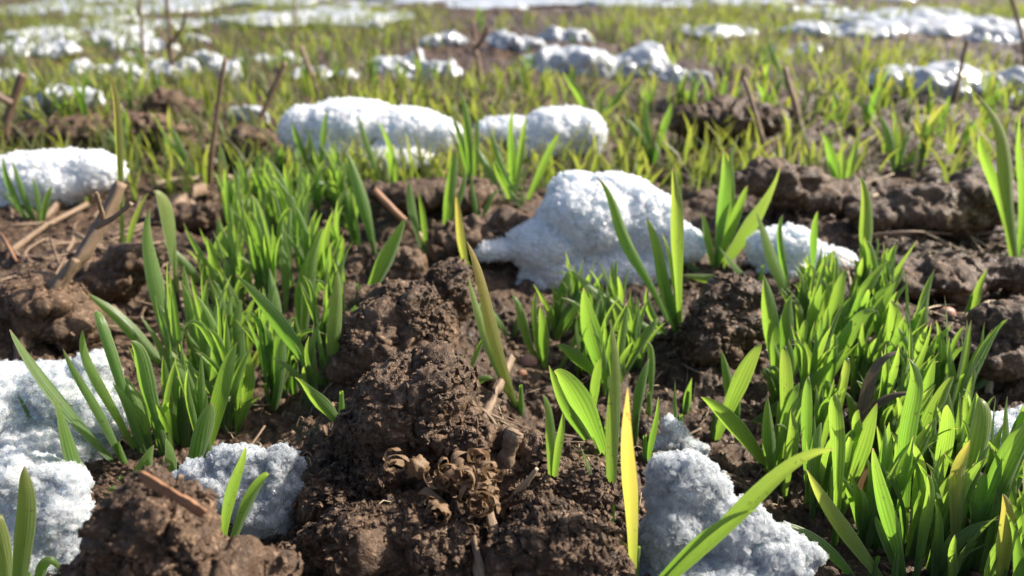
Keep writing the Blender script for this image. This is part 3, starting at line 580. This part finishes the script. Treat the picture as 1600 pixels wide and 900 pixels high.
# shorter plants deep inside the dense clumps
def inside(poly, n, rs):
    pts = []
    while len(pts) < n:
        x, y = rs.uniform(min(p[0] for p in poly), max(p[0] for p in poly)), rs.uniform(min(p[1] for p in poly), max(p[1] for p in poly)); c = False
        for i in range(len(poly)):
            (x1, y1), (x2, y2) = poly[i], poly[i-1]
            if (y1 > y) != (y2 > y) and x < (x2-x1)*(y-y1)/(y2-y1)+x1: c = not c
        if c: pts.append((x, y))
    return pts
rs = random.Random(5)
def sub(poly, x, y):
    xs, ys = [p[0] for p in poly], [p[1] for p in poly]; a = (x-min(xs))/(max(xs)-min(xs)); b = (y-min(ys))/(max(ys)-min(ys))
    return ', '+('back' if b < .5 else 'near')+' '+('left part' if a < .33 else 'centre' if a < .66 else 'right part')
for poly, n, h, lb, gp in (
   ([(330, 440), (540, 420), (560, 520), (500, 640), (380, 680), (280, 640)], 27, .047, 'short wheat plant deep inside the dense clump left of the pyramid clod', 'plants deep in the left clump'),
   ([(360, 330), (560, 300), (560, 400), (360, 420)], 28, .042, 'soft-focus wheat plant at the back of the dense left clump', 'plants at the back of the left clump'),
   ([(420, 270), (600, 275), (560, 310), (380, 330)], 14, .03, 'low leafy wheat plant in front of the white snow pillow', 'plants before the white snow pillow'),
   ([(1220, 520), (1400, 500), (1480, 640), (1560, 860), (1330, 900), (1230, 740), (1170, 640)], 30, .05, 'short wheat plant deep inside the dense right clump', 'plants deep in the right clump'),
   ([(1330, 800), (1600, 770), (1620, 960), (1420, 970)], 11, .052, 'wheat plant low at the front of the right clump', 'low plants before the right clump'),
   ([(240, 690), (330, 640), (420, 660), (330, 760), (260, 770)], 4, .036, 'wheat plant between the left clump and the ice chunk', 'plants before the ice chunk'),
   ([(850, 520), (940, 490), (1020, 560), (1000, 700), (900, 660)], 11, .044, 'small wheat plant under the broad folded leaf in mid picture', 'small plants in mid picture'),
   ([(1240, 460), (1380, 440), (1400, 520), (1230, 540)], 10, .04, 'short wheat plant deep in the back of the right clump', 'plants deep in the back of the right clump')):
    for (x, y) in inside(poly, n, rs):
        tag(grow(hit(x, y), rs.choice((7, 8, 9)), h*rs.uniform(.8, 1.55 if 'left' in lb else 1.15), .014, .0037, ngeo=11), lb+sub(poly, x, y), 'wheat plant', gp)
# scattered plants of the middle ground, as many single plants as the photograph lets one tell apart
zones = [((560, 905, 95, 165), 18, 'blurred wheat plant between the far snow lumps and the snow pillows'), ((960, 1120, 60, 200), 10, 'blurred wheat plant right of the far white snow blocks'),
 ((1120, 1380, 90, 200), 13, 'blurred wheat plant on the far dark soil of the right side'), ((1340, 1600, 150, 260), 12, 'blurred wheat plant in front of the far right snow bank'),
 ((120, 420, 150, 300), 12, 'blurred wheat plant among the dry stalks of the left side'), ((180, 560, 90, 170), 12, 'blurred wheat plant behind the dry stalks of the left side'), ((0, 200, 80, 200), 9, 'blurred wheat plant behind the left edge snow pillow'),
 ((640, 1000, 30, 95), 5, 'blurred wheat plant around the far white snow blocks')]
for (x0, x1, y0, y1), n, lb in zones:
    for i in range(n):
        X_, Y_ = rs.uniform(x0, x1), rs.uniform(y0, y1); p = hit(X_, Y_); sc_ = rs.uniform(.75, 1.2)
        tag(grow(p, rs.choice((4, 5, 6)), .045*sc_, .015, .0042, yellow=.5, val=rs.uniform(.75, 1.0), ngeo=7), lb+sub([(x0, y0), (x1, y1)], X_, Y_), 'wheat plant', lb.replace('wheat plant', 'wheat plants'))
print('plants', len(PLANTS))

# ---------------------------------------------------------------- the far stand of young wheat, beyond counting
def blades(n, place, hh, seed):
    r = np.random.default_rng(seed); x, y = place(r, n); n = len(x); z = terrain(x, y, False)
    h = hh*r.uniform(.6, 1.15, n); a = r.uniform(0, 6.283, n); s = r.uniform(.1, .8, n)*h
    dx, dy = np.cos(a)*s, np.sin(a)*s; wv = r.uniform(.0022, .0044, n)*(1+np.clip(y-2, 0, 6)*.25)
    b = r.uniform(0, 6.283, n); bx, by = np.cos(b)*wv/2, np.sin(b)*wv/2
    V = []
    for (t, q) in ((0, .5), (.35, 1), (.7, .85), (1, .12)):
        c = np.stack([x+dx*t*t, y+dy*t*t, z-.004+h*(t*1.15-.15*t*t)], 1)
        V += [c-np.stack([bx*q, by*q, 0*bx], 1), c+np.stack([bx*q, by*q, 0*bx], 1)]
    V = np.stack(V, 1).reshape(-1, 3); uv = np.tile(np.array([[0, 0], [1, 0], [0, .35], [1, .35], [0, .7], [1, .7], [0, .96], [1, .96]]), (n, 1))
    F = np.array([[0, 1, 3, 2], [2, 3, 5, 4], [4, 5, 7, 6]])[None]+(np.arange(n)*8)[:, None, None]
    return V, F.reshape(-1, 4), uv
def green_mask(x, y):
    k = fbm(x*1.9, y*1.2, 0*x, 201, 3)+.35*np.sin(y*3.4+1.5*vnoise(x*.8, y*.8, 0*x, 207)); return k
def place_far(r, n):
    y = .6*(9/.6)**r.uniform(0, 1, n); x = r.uniform(-.85, .85, n)*y; m = green_mask(x, y) > r.uniform(-.4, .4, n); m &= r.uniform(0, 1, n) < np.clip((y-.55)/.7, .34, 1)
    return x[m], y[m]
V, F, uv = blades(42000, place_far, .042, 11)
o = mesh_obj('young_wheat', V, F, LEAF, None, True, uv); o.color = (.36, .58, 0, 1); tag(o, 'blurred yellow green young wheat covering the far field', 'wheat', kind='stuff')

# ---------------------------------------------------------------- far snow lumps and banks
def far_snow(label, px, py, rx, ry, lobes=3, seed=0, thin=1.0, dep=1.0):
    r = np.random.default_rng(seed+100); p = hit(px, py+ry*.7); D = depth_of(p); k = D/FPX
    vs, fs, off = [], [], 0; E = []
    for i in range(lobes):
        ox = (i-(lobes-1)/2)/max(1, lobes)*1.5*rx+r.uniform(-.1, .1)*rx; s = r.uniform(.75, 1.1)
        E.append((p+np.array([ox*k, r.uniform(.2, .8)*rx*k*dep*.6, r.uniform(0, .25)*ry*k]), (rx*k*s*(1.25/lobes+.22), rx*k*dep*s*.5, ry*k*thin*s)))
    vox = max(.0018, rx*k/30)
    v, n, f = merge_ellipsoids(E, vox, 4); x, y, z = v.T
    sz = rx*k; v = v+n*(.30*min(sz, .06)*fbm(x/sz*2.6, y/sz*2.6, z/sz*2.6, seed, 3)+.30*min(sz, .035)*fbm(x*45, y*45, z*45, seed+3, 3))[:, None]
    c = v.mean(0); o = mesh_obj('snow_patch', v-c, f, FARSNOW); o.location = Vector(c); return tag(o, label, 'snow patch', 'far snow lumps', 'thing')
FS = [('jagged far snow lump split by a dry stem', 640, 105, 72, 24, 4), ('far snow block beside the dark weed', 805, 62, 42, 20, 2), ('small far snow block above the white row', 880, 52, 36, 15, 2), ('long stepped row of far white snow blocks', 925, 92, 105, 30, 4),
 ('snow block at the right end of the far white row', 1000, 105, 26, 18, 1), ('leaning snow block right of the far white row', 1075, 118, 38, 20, 2), ('flat snow bank at the right edge', 1500, 122, 112, 20, 5), ('snow lump at the right picture edge above the tall tuft', 1580, 135, 40, 26, 2),
 ('snow lump above the left edge pillow', 95, 150, 46, 22, 3), ('snow lump at the left picture edge far back', 20, 118, 36, 16, 2), ('little bluish snow lump between two dry stalks', 383, 178, 17, 13, 1), ('far snow lumps left of the long dark stalk', 325, 100, 46, 16, 3),
 ('far snow lump right of the leaning stalk', 505, 115, 34, 10, 2), ('far snow strip behind the red weeds', 240, 112, 48, 12, 3), ('far snow lump above the snow lump on the left', 165, 112, 40, 12, 3), ('far pale snow lump under the upper band', 425, 92, 30, 9, 2),
 ('far flat snow strip on the right above the tufts', 1245, 82, 46, 9, 3), ('far snow strip right of the green band', 1120, 48, 60, 9, 3), ('far snow bank with grass before it on the right', 1330, 48, 90, 13, 4), ('far snow bank near the right top corner', 1500, 40, 140, 13, 5),
 ('thin far snow strip on the right top', 1400, 25, 110, 7, 4), ('small far snow lump near the right top corner', 1560, 62, 40, 9, 2), ('far snow lump left of the dark weed', 690, 62, 34, 10, 2), ('small far snow lump at the top of the green band', 575, 38, 18, 7, 1),
 ('far snow lump in the left green band', 300, 60, 20, 8, 2), ('far snow band across the upper left', 180, 42, 150, 5, 6), ('far snow band at the left top corner', 60, 52, 60, 5, 4), ('far snow band in the top middle left', 470, 32, 170, 6, 6),
 ('far snow strip along the very top left', 120, 18, 180, 4, 6), ('far snow strip along the very top middle', 620, 14, 240, 6, 6), ('far snow strip at the top right of middle', 850, 4, 240, 5, 6), ('far snow strip along the top left picture edge', 250, 2, 260, 4, 7), ('ragged far snow strip under the upper left band', 110, 62, 100, 6, 5), ('far snow strip at the top above the right bank', 1200, 6, 220, 4, 5), ('small far snow lump over the left snow lumps', 45, 78, 50, 8, 3), ('far snow lump in front of the upper left band', 220, 72, 36, 6, 3), ('bright small far snow lump in grass', 210, 88, 16, 8, 1), ('far snow scrap near the top right', 1290, 18, 60, 4, 3)]
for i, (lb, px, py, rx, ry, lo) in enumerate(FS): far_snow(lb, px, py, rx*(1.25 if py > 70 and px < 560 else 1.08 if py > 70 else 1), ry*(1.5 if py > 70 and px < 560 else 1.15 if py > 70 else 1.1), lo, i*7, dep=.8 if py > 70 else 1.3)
def far_field_snow():
    r = np.random.default_rng(77); vs, fs, off = [], [], 0
    v0, f0 = ICO[3]
    for i in range(130):
        y = r.uniform(3.2, 16); x = r.uniform(-.9, .9)*y; s = r.uniform(.06, .22)*(y/3.5)
        v = v0*np.array([s*r.uniform(.8, 1.8), s*r.uniform(.5, .9), .03*r.uniform(.6, 1.4)]); v = v*(1+.25*fbm(v[:, 0]/s*2+i, v[:, 1]/s*2, v[:, 2]*20, i, 2))[:, None]
        vs.append(v+np.array([x, y, gz(x, y)])); fs.append(f0+off); off += len(v0)
    return np.concatenate(vs), np.concatenate(fs)
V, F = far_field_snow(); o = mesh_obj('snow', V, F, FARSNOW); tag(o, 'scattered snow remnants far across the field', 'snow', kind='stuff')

# ---------------------------------------------------------------- stalks, straw, chips
def tube(name, pts, r0, r1, mat, parent=None, rough=.12, sides=9, seg=6, flat_=1.0, seed=0, smooth=True):
    """A tapering, slightly knotty stem through the given points."""
    P = np.asarray(pts, float); m = len(P); tt = np.linspace(0, m-1, (m-1)*seg+1); Q = []
    for t in tt:
        i = min(int(t), m-2); u = t-i; a, b, c, d = P[max(i-1, 0)], P[i], P[i+1], P[min(i+2, m-1)]
        Q.append(.5*((2*b)+(-a+c)*u+(2*a-5*b+4*c-d)*u*u+(-a+3*b-3*c+d)*u**3))
    Q = np.array(Q); T = nrm(np.gradient(Q, axis=0)); ref = np.array([.3, 1, .2]); s = nrm(np.cross(T, ref)); nn = np.cross(s, T); n = len(Q)
    ang = np.linspace(0, 2*math.pi, sides, endpoint=False); rad = np.linspace(r0, r1, n)[:, None]*np.ones((1, sides)); r = np.random.default_rng(seed)
    rad = rad*(1+rough*r.standard_normal((n, sides))*.6+rough*.8*np.sin(np.linspace(0, 9, n))[:, None]+1.6*rough*r.standard_normal((1, sides)))
    V = Q[:, None]+s[:, None]*(np.cos(ang)[None]*rad)[..., None]+nn[:, None]*(np.sin(ang)[None]*rad*flat_)[..., None]
    V = np.concatenate([V.reshape(-1, 3), Q[:1], Q[-1:]-T[-1:]*r1*.5]); ix = np.arange(n*sides).reshape(n, sides); j = np.roll(ix, -1, 1)
    F = np.concatenate([np.stack([ix[:-1], j[:-1], j[1:], ix[1:]], -1).reshape(-1, 4), np.stack([j[0], ix[0], np.full(sides, n*sides), np.full(sides, n*sides)], -1), np.stack([ix[-1], j[-1], np.full(sides, n*sides+1), np.full(sides, n*sides+1)], -1)])
    uv = np.concatenate([np.stack(np.broadcast_arrays(np.linspace(0, 1, sides)[None], np.linspace(0, 2, n)[:, None]), -1).reshape(-1, 2), [[0, 0], [0, 2]]])
    body = F[:(n-1)*sides]; caps = F[(n-1)*sides:]
    caps = np.stack([caps[:, 0], caps[:, 1], (caps[:, 0]+caps[:, 1])*0+caps[:, 2]], 1)
    me = bpy.data.meshes.new(name); me.from_pydata(V.tolist(), [], body.tolist()+caps.tolist())
    me.polygons.foreach_set('use_smooth', [smooth]*len(me.polygons)); l = me.uv_layers.new(name='UVMap'); li = np.empty(len(me.loops), np.int32); me.loops.foreach_get('vertex_index', li); l.data.foreach_set('uv', uv[li].astype(np.float32).ravel())
    me.materials.append(mat); o = bpy.data.objects.new(name, me); COL.objects.link(o)
    if parent: o.parent = parent; o.location = -Vector(parent.location)
    return o
def upright(base, pts, ly=0.0):
    """Points above a base pixel; ly: how far the tip leans away."""
    b = hit(*base); out = [b-np.array([0, 0, .006])]
    for i, q in enumerate(pts): out.append(atY(q[0], q[1], b[1]+ly*(i+1)/len(pts)))
    return out, depth_of(b)/FPX
def stalk(label, base, pts, w0, w1, mat, ly=0, rough=.12, name='dry_stalk', cat='dry stalk', group='dry stalks', twigs=(), seed=1):
    P, k = upright(base, pts, ly); root = empty(name, P[0]); tn = .78 if mat is DARKSTALK else 1; tube('stem', P, tn*w0*k/2, tn*w1*k/2, mat, root, rough, seed=seed)
    for i, (b, q, tw) in enumerate(twigs):
        Y0 = P[0][1]+ly*.5; tube('side_shoot', [atY(*b, Y0), atY((b[0]+q[0])/2+2, (b[1]+q[1])/2+3, Y0-.004), atY(*q, Y0-.008)], tw*k/2, tw*k/3, mat, root, rough, seed=seed+i+3)
    return tag(root, label, cat, group)
def lying(label, pts, lifts, w0, w1, mat, rough=.15, name='straw', cat='straw', group='straw and chips on the soil', seed=1, flat_=.7):
    P = [hit(*q)+np.array([0, 0, h]) for q, h in zip(pts, lifts)]; k = depth_of(P[0])/FPX
    o = tube(name, P, w0*k/2, w1*k/2, mat, None, rough, seed=seed, flat_=flat_); return tag(o, label, cat, group)
stalk('long thin dark stalk standing upright on the left side', (325, 292), [(332, 235), (340, 170), (352, 90)], 9, 6, DARKSTALK, .01)
stalk('leaning reddish brown stalk left of the white snow pillow', (385, 232), [(405, 190), (425, 145), (446, 97)], 10, 8, DARKSTALK, .02)
stalk('thick broken dark stalk at the left picture edge', (0, 240), [(10, 195), (22, 155), (36, 115)], 16, 12, DARKSTALK, .01, twigs=[((18, 160), (-14, 140), 12)])
stalk('thin leaning stalk on the dark far clod of the right side', (1200, 262), [(1190, 215), (1175, 160), (1162, 120)], 9, 5, STALK, .01)
stalk('short pale stalk right of the thin leaning one', (1252, 200), [(1243, 165), (1232, 130), (1226, 105)], 10, 7, STALK, .01)
stalk('dark stalk rising in front of the far right snow bank', (1490, 165), [(1497, 130), (1505, 90), (1512, 62)], 10, 7, DARKSTALK, .01)
stalk('dark slanting stalk at the top right corner', (1606, 105), [(1600, 70), (1590, 30), (1578, -12)], 9, 7, DARKSTALK, .0)
stalk('dark weed stem among the far snow left of the white blocks', (752, 140), [(748, 105), (742, 70), (740, 35)], 12, 5, DARKSTALK, .02, twigs=[((746, 90), (728, 50), 6), ((744, 75), (762, 40), 6)])
stalk('reddish far weed at the upper left', (272, 130), [(268, 90), (264, 40), (258, -20)], 10, 5, DARKSTALK, .02, twigs=[((268, 90), (245, 40), 5), ((266, 70), (292, 20), 5), ((270, 100), (298, 55), 4)])
stalk('thin far weed left of the reddish one', (224, 120), [(223, 85), (221, 40), (216, -15)], 6, 4, DARKSTALK, .02)
stalk('thin far dry stem right of the reddish weed', (455, 95), [(458, 60), (460, 25), (463, -15)], 5, 3, DARKSTALK, .02)
stalk('brown stem rising from the jagged far snow lump', (655, 130), [(652, 105), (650, 80), (648, 58)], 10, 6, DARKSTALK, .01)
stalk('blurred straw stem leaning left behind the tall tuft', (500, 150), [(488, 120), (476, 90), (470, 72)], 8, 6, STALK, .01)
stalk('upright brown stem stub beside the dried curled weed', (785, 742), [(790, 715), (797, 690), (803, 672)], 26, 22, STALK, .004, .2, seed=4)
stalk('reddish twig leaning into the soil below the thin blades', (690, 410), [(660, 375), (622, 335), (584, 296)], 12, 9, CHIP, .02)
stalk('pointed pale straw splinter beside the dried curled weed', (784, 808), [(800, 782), (822, 755), (839, 732)], 20, 5, STRAW, -.004, .12)
big = stalk('thick fallen grey stalk propped on the left side', (25, 560), [(48, 495), (88, 448), (128, 398), (158, 350), (190, 285)], 27, 16, STALK, .045, .22, twigs=[((120, 405), (70, 470), 10), ((150, 355), (205, 318), 8), ((160, 340), (150, 300), 7)])
lying('fallen grey stem behind the thick fallen stalk', [(70, 352), (120, 320), (175, 288)], [.004, .012, .016], 13, 10, STALK, .2, 'dry_stalk', 'dry stalk', 'dry stalks', 3)
lying('thin tangled stem under the thick fallen stalk', [(20, 398), (75, 370), (140, 330)], [.003, .008, .006], 10, 7, STALK, .2, 'dry_stalk', 'dry stalk', 'dry stalks', 5)
lying('short curved stem left of the pale stone', [(175, 470), (190, 440), (205, 412)], [.003, .010, .012], 8, 6, STALK, .2, 'dry_stalk', 'dry stalk', 'dry stalks', 6)
lying('pale straw lying across the foot of the long dark stalk', [(240, 302), (310, 296), (370, 288)], [.006, .010, .006], 12, 10, STRAW)
lying('rough grey wood piece behind the pale straw', [(275, 350), (300, 325), (322, 305)], [.004, .010, .006], 30, 14, STALK, .25, 'wood_piece', 'wood piece')
lying('long thin stem lying on the right dark soil', [(1330, 385), (1420, 382), (1500, 380), (1578, 374)], [.006, .008, .006, .006], 8, 5, STALK)
lying('small straw tuft lying at the right edge clod', [(1400, 268), (1460, 262), (1530, 252)], [.003, .008, .004], 5, 4, STALK)
lying('orange brown wood chip lying on top of the near clod', [(228, 745)]*1+[(270, 775), (312, 805)], [0, 0, 0], 30, 22, CHIP, .2) if False else None
c = [at(224, 748, .190), at(250, 763, .186), at(285, 784, .184), at(316, 804, .186)]
tag(tube('wood_chip', c, .0021, .0016, CHIP, None, .15, sides=7, flat_=.55, seed=9, smooth=False), 'orange brown wood chip lying on top of the near clod', 'wood chip', 'straw and chips on the soil')
lying('reddish flat chip on the soil left of the dried weed', [(482, 792), (505, 806), (528, 822)], [.004, .005, .004], 22, 15, CHIP, .2, 'wood_chip', 'wood chip', flat_=.35)
lying('grey splinter leaning behind the pyramid clod', [(755, 668), (780, 635), (800, 605)], [.003, .010, .016], 20, 12, STALK, .15, 'wood_piece', 'wood piece', flat_=.5)
lying('thin dark stick under the twin upright blades', [(890, 800), (930, 772), (955, 755)], [.004, .006, .006], 7, 5, STALK)
lying('orange dry leaf scrap at the left picture edge', [(-10, 372), (10, 392), (28, 418)], [.006, .010, .004], 20, 8, CHIP, .3, 'dry_leaf', 'dry leaf', flat_=.25)
lying('pale straw end stuck in the right edge clod', [(1545, 620), (1543, 600), (1548, 578)], [.0, .006, .012], 12, 10, STRAW)
lying('tangled straw on the clod at the right edge', [(1500, 515), (1545, 505), (1600, 530)], [.006, .012, .006], 9, 6, STRAW, seed=3)
lying('thin curled root thread in front of the grey lit clod', [(1060, 545), (1075, 535), (1085, 510)], [.003, .012, .018], 4, 3, STALK, seed=4)
lying('thin dry thread behind the clod with the twig', [(582, 452), (610, 460), (640, 472)], [.006, .008, .006], 4, 3, STALK, seed=8)
# dry leaf threaded through the right clump
r_ = empty('dry_leaf', hit(1310, 760)); P = [atY(1310, 740, r_.location.y), atY(1345, 660, r_.location.y), atY(1362, 590, r_.location.y+.004), atY(1405, 548, r_.location.y+.006)]
def ribbon(name, P, w, mat, parent, phi=.3, twist=1.5, fold=.35):
    V, F, uv = leaf_geo(P, w, nrm(np.asarray(P[1])-C0), phi, twist, fold, 21, .4, .7); return mesh_obj(name, V, F, mat, parent, True, uv)
ribbon('blade', P, .0055, DRYLEAF, r_); ribbon('blade', [P[1]-np.array([.004, 0, 0]), atY(1385, 625, r_.location.y), atY(1440, 612, r_.location.y-.004)], .0035, DRYLEAF, r_, .6)
tag(r_, 'dark withered leaf threaded through the dense right clump', 'dry leaf', 'dry leaves')
r2_ = empty('dry_leaf', hit(1330, 790)); Yc = r2_.location.y
ribbon('blade', [atY(1325, 785, Yc), atY(1340, 755, Yc-.002), atY(1362, 728, Yc-.004)], .006, HUSK, r2_, .2, .5); tag(r2_, 'orange dry leaf scrap low in the dense right clump', 'dry leaf', 'dry leaves')

# dried curled weed
W = empty('dried_weed', hit(760, 985)); yw = W.location.y
def wp(x, y, d=0): return atY(x, y, yw+d+(.030*(905-y)/180 if y < 905 else 0))
tube('stem', [wp(752, 930), wp(748, 880), wp(738, 835, .003), wp(724, 762, .009)], .0015, .0008, STALK, W, .16, seed=2)
tube('stem', [wp(785, 930), wp(776, 870), wp(770, 825, .003), wp(748, 755, .009)], .0020, .0009, STALK, W, .18, seed=3)
def curl(cx, cyy, R, turns, wd, seed, tilt=0.):
    r = random.Random(seed); c = wp(cx, cyy, r.uniform(-.003, .004)); n = 26; Q = []
    ax = nrm(np.array([r.uniform(-.5, .5), r.uniform(-1, -.4), r.uniform(-.5, .9)])); e1 = nrm(np.cross(ax, [0.2, .1, 1])); e2 = np.cross(ax, e1)
    off = r.uniform(0, 6.28)
    for i in range(n):
        t = i/(n-1); a = off+turns*2*math.pi*t; q = R*(1-.72*t); Q.append(c+e1*math.cos(a)*q+e2*math.sin(a)*q*.85+ax*(.35*R*t))
    Q = np.array(Q); wv = wd*(.55+.5*np.sin(np.linspace(.2, 2.9, n)))[:, None]; rad = nrm(Q-c); rip = .22*wd*np.sin(np.linspace(0, r.uniform(14, 30), n))[:, None]
    V = np.stack([Q-ax*wv/2+rad*rip, Q+rad*wd*.14, Q+ax*wv/2-rad*rip], 1).reshape(-1, 3); ix = np.arange(n*3).reshape(n, 3)
    F = np.stack([ix[:-1, :-1], ix[:-1, 1:], ix[1:, 1:], ix[1:, :-1]], -1).reshape(-1, 4); uv = np.stack(np.broadcast_arrays(np.array([0, .5, 1])[None], np.linspace(0, 2, n)[:, None]), -1).reshape(-1, 2)
    return mesh_obj('curled_leaf', V, F, HUSK, W, True, uv)
wr = random.Random(3); i = 0
for (x, y, sx, sy, n) in ((738, 770, 24, 20, 26), (700, 742, 20, 13, 14), (680, 790, 12, 9, 6), (765, 740, 12, 14, 6), (612, 722, 10, 8, 3), (720, 722, 30, 8, 5)):
    for q in range(n):
        i += 1; curl(x+wr.gauss(0, sx*.6), y+wr.gauss(0, sy*.6), wr.uniform(.0020, .0056), wr.uniform(.6, 1.3), wr.uniform(.0014, .0034), i+20)
def pod(x, y, R, mat, seed):
    v, f = ICO[3]; a = np.arctan2(v[:, 1], v[:, 0]); q = 1+.16*np.cos(a*8+2*v[:, 2])+.30*fbm(v[:, 0]*2.4, v[:, 1]*2.4, v[:, 2]*2.4, seed, 3); V = v*q[:, None]*R*np.array([1, .9, .95])+wp(x, y, .004)
    uv = np.stack([a/6.28, v[:, 2]], 1); return mesh_obj('seed_pod', V, f, mat, W, True, uv)
pod(652, 730, .0036, HUSK, 3); pod(742, 740, .0032, HUSK, 4)
tag(W, 'dried brown weed with curled leaves, round pods and two stems', 'dried weed')
def seed(label, px, py, r, mat, name='seed', cat='seed', stretch=(1, .8, 1.25), lift=.3):
    p = hit(px, py+r); k = depth_of(p)/FPX; v, f = ICO[3]; R = r*k
    V = v*np.array(stretch)*R*(1-.25*np.clip(v[:, 2:3], 0, 1)**2)*(1+.08*fbm(v[:, 0]*2.3, v[:, 1]*2.3, v[:, 2]*2.3, int(px), 2))[:, None]; uv = np.stack([v[:, 0], v[:, 2]], 1)
    o = mesh_obj(name, V, f, mat, None, True, uv); o.location = Vector(p+np.array([0, 0, R*lift])); o.rotation_euler = (0, .3, .4); return tag(o, label, cat)
seed('pink seed grain standing in soil behind the right clump', 1478, 482, 15, SEED); seed('reddish seed grain at the foot of the mid picture blades', 826, 556, 15, SEED); seed('small orange seed husk under the reddish grain', 815, 578, 9, CHIP)
seed('pale round stone beside the bleached blade', 220, 375, 12, STONE, 'stone', 'stone', (1.2, 1, .8)); seed('orange husk at the near edge of the white snow pillow', 695, 268, 9, CHIP)
seed('pinkish seed husk behind the low flat leaf', 1170, 425, 12, SEED); seed('tan seed husk behind the pink seed grain', 1437, 435, 11, SEED)

# ---------------------------------------------------------------- loose crumbs and dry fibres on the soil
def crumbs(n, seed_):
    r = np.random.default_rng(seed_); y = .17*(1.1/.17)**r.uniform(0, 1, n); x = r.uniform(-.8, .8, n)*y
    keep = fbm(x*30, y*30, 0*x, 301, 2)+r.uniform(-.5, .5, n) > -.1; x, y = x[keep], y[keep]; n = len(x); z = terrain(x, y)
    s = .0007+.0024*r.uniform(0, 1, n)**3.2; s = s*(.8+.6*np.clip(y-.3, 0, 1)); v, f = ICO[1]; k = len(v)
    V = v[None]*s[:, None, None]*r.uniform(.65, 1.3, (n, 1, 3))*(1+.22*r.standard_normal((n, k, 1)))+np.stack([x, y, z+s*.35], 1)[:, None]
    return V.reshape(-1, 3), (f[None]+(np.arange(n)*k)[:, None, None]).reshape(-1, 3)
V, F = crumbs(14000, 5); o = mesh_obj('soil_crumbs', V, F, CLOD); tag(o, 'loose crumbs of brown soil scattered over the ground', 'soil crumbs', kind='stuff')
def fibres(n):
    r = np.random.default_rng(9); vs, fs, off = [], [], 0
    for i in range(n):
        y = .2*(.9/.2)**r.uniform(); x = r.uniform(-.7, .7)*y; L = r.uniform(.005, .018); a = r.uniform(0, 6.28); m = 7; t = np.linspace(0, 1, m); cv = r.uniform(-1.8, 1.8)
        px_ = x+L*np.cumsum(np.cos(a+cv*t))/m; py_ = y+L*np.cumsum(np.sin(a+cv*t))/m; pz_ = terrain(px_, py_)+.0006+r.uniform(0, .004)*np.sin(t*3.1); q = r.uniform(.00012, .0003)
        P = np.stack([px_, py_, pz_], 1); A = np.array([[1, 0, 0], [-.5, .5, .8], [-.5, -.5, -.8]])*q; V = (P[:, None]+A[None]).reshape(-1, 3); ix = np.arange(m*3).reshape(m, 3); j = np.roll(ix, -1, 1)
        vs.append(V); fs.append(np.stack([ix[:-1], j[:-1], j[1:], ix[1:]], -1).reshape(-1, 4)+off); off += m*3
    return np.concatenate(vs), np.concatenate(fs)
V, F = fibres(420); o = mesh_obj('dry_fibres', V, F, STRAW, None, True, np.zeros((len(V), 2))); tag(o, 'fine dry root fibres strewn over the soil', 'fibres', kind='stuff')

def litter(n, seed_, x0, x1, y0, y1, Ls, ws):
    r = np.random.default_rng(seed_); vs, fs, off = [], [], 0; uvs = []
    for i in range(n):
        p = None
        y = y0*(y1/y0)**r.uniform(); x = r.uniform(x0, x1)*y; L = r.uniform(*Ls); a = r.uniform(0, 6.28); q = r.uniform(*ws); m = 6; t = np.linspace(-.5, .5, m)
        bend = r.uniform(-.5, .5); P = np.stack([x+L*(np.cos(a)*t-np.sin(a)*bend*t*t), y+L*(np.sin(a)*t+np.cos(a)*bend*t*t), 0*t], 1)
        zz = terrain(P[:, 0], P[:, 1], False); zl = np.polyval(np.polyfit(t, zz, 1), t); P[:, 2] = zl+max(0, (zz-zl).max())*.7+r.uniform(0, .004)+r.uniform(-.35, .5)*L*t*.6
        sd = np.array([-np.sin(a), np.cos(a), r.uniform(-.5, .5)])*q/2; up = np.array([0, 0, q*.28])
        V = np.stack([P-sd, P+up, P+sd, P-up], 1).reshape(-1, 3); ix = np.arange(m*4).reshape(m, 4); j = np.roll(ix, -1, 1)
        F = np.concatenate([np.stack([ix[:-1], j[:-1], j[1:], ix[1:]], -1).reshape(-1, 4), ix[:1, ::-1], ix[-1:]]); vs.append(V); fs.append(F+off); off += m*4
        uvs.append(np.stack(np.broadcast_arrays(np.array([0, .3, .6, .9])[None]+r.uniform(0, 9), np.linspace(0, 1, m)[:, None]), -1).reshape(-1, 2))
    return np.concatenate(vs), np.concatenate(fs), np.concatenate(uvs)
for a_, mt, lb in (((230, 21, -.65, .65, .26, 1.5, (.006, .030), (.0006, .0020)), STALK, 'chopped grey brown straw bits strewn over the soil'), ((150, 22, -.68, -.36, .38, .80, (.015, .07), (.0010, .0034)), STALK, 'tangle of thin dry stems around the fallen stalk'), ((95, 23, .40, .68, .34, .9, (.012, .06), (.0008, .0020)), STRAW, 'thin pale straw bits on the right side soil')):
    V, F, uv = litter(*a_); o = mesh_obj('straw_litter', V, F, mt, None, True, uv); tag(o, lb, 'straw litter', kind='stuff')
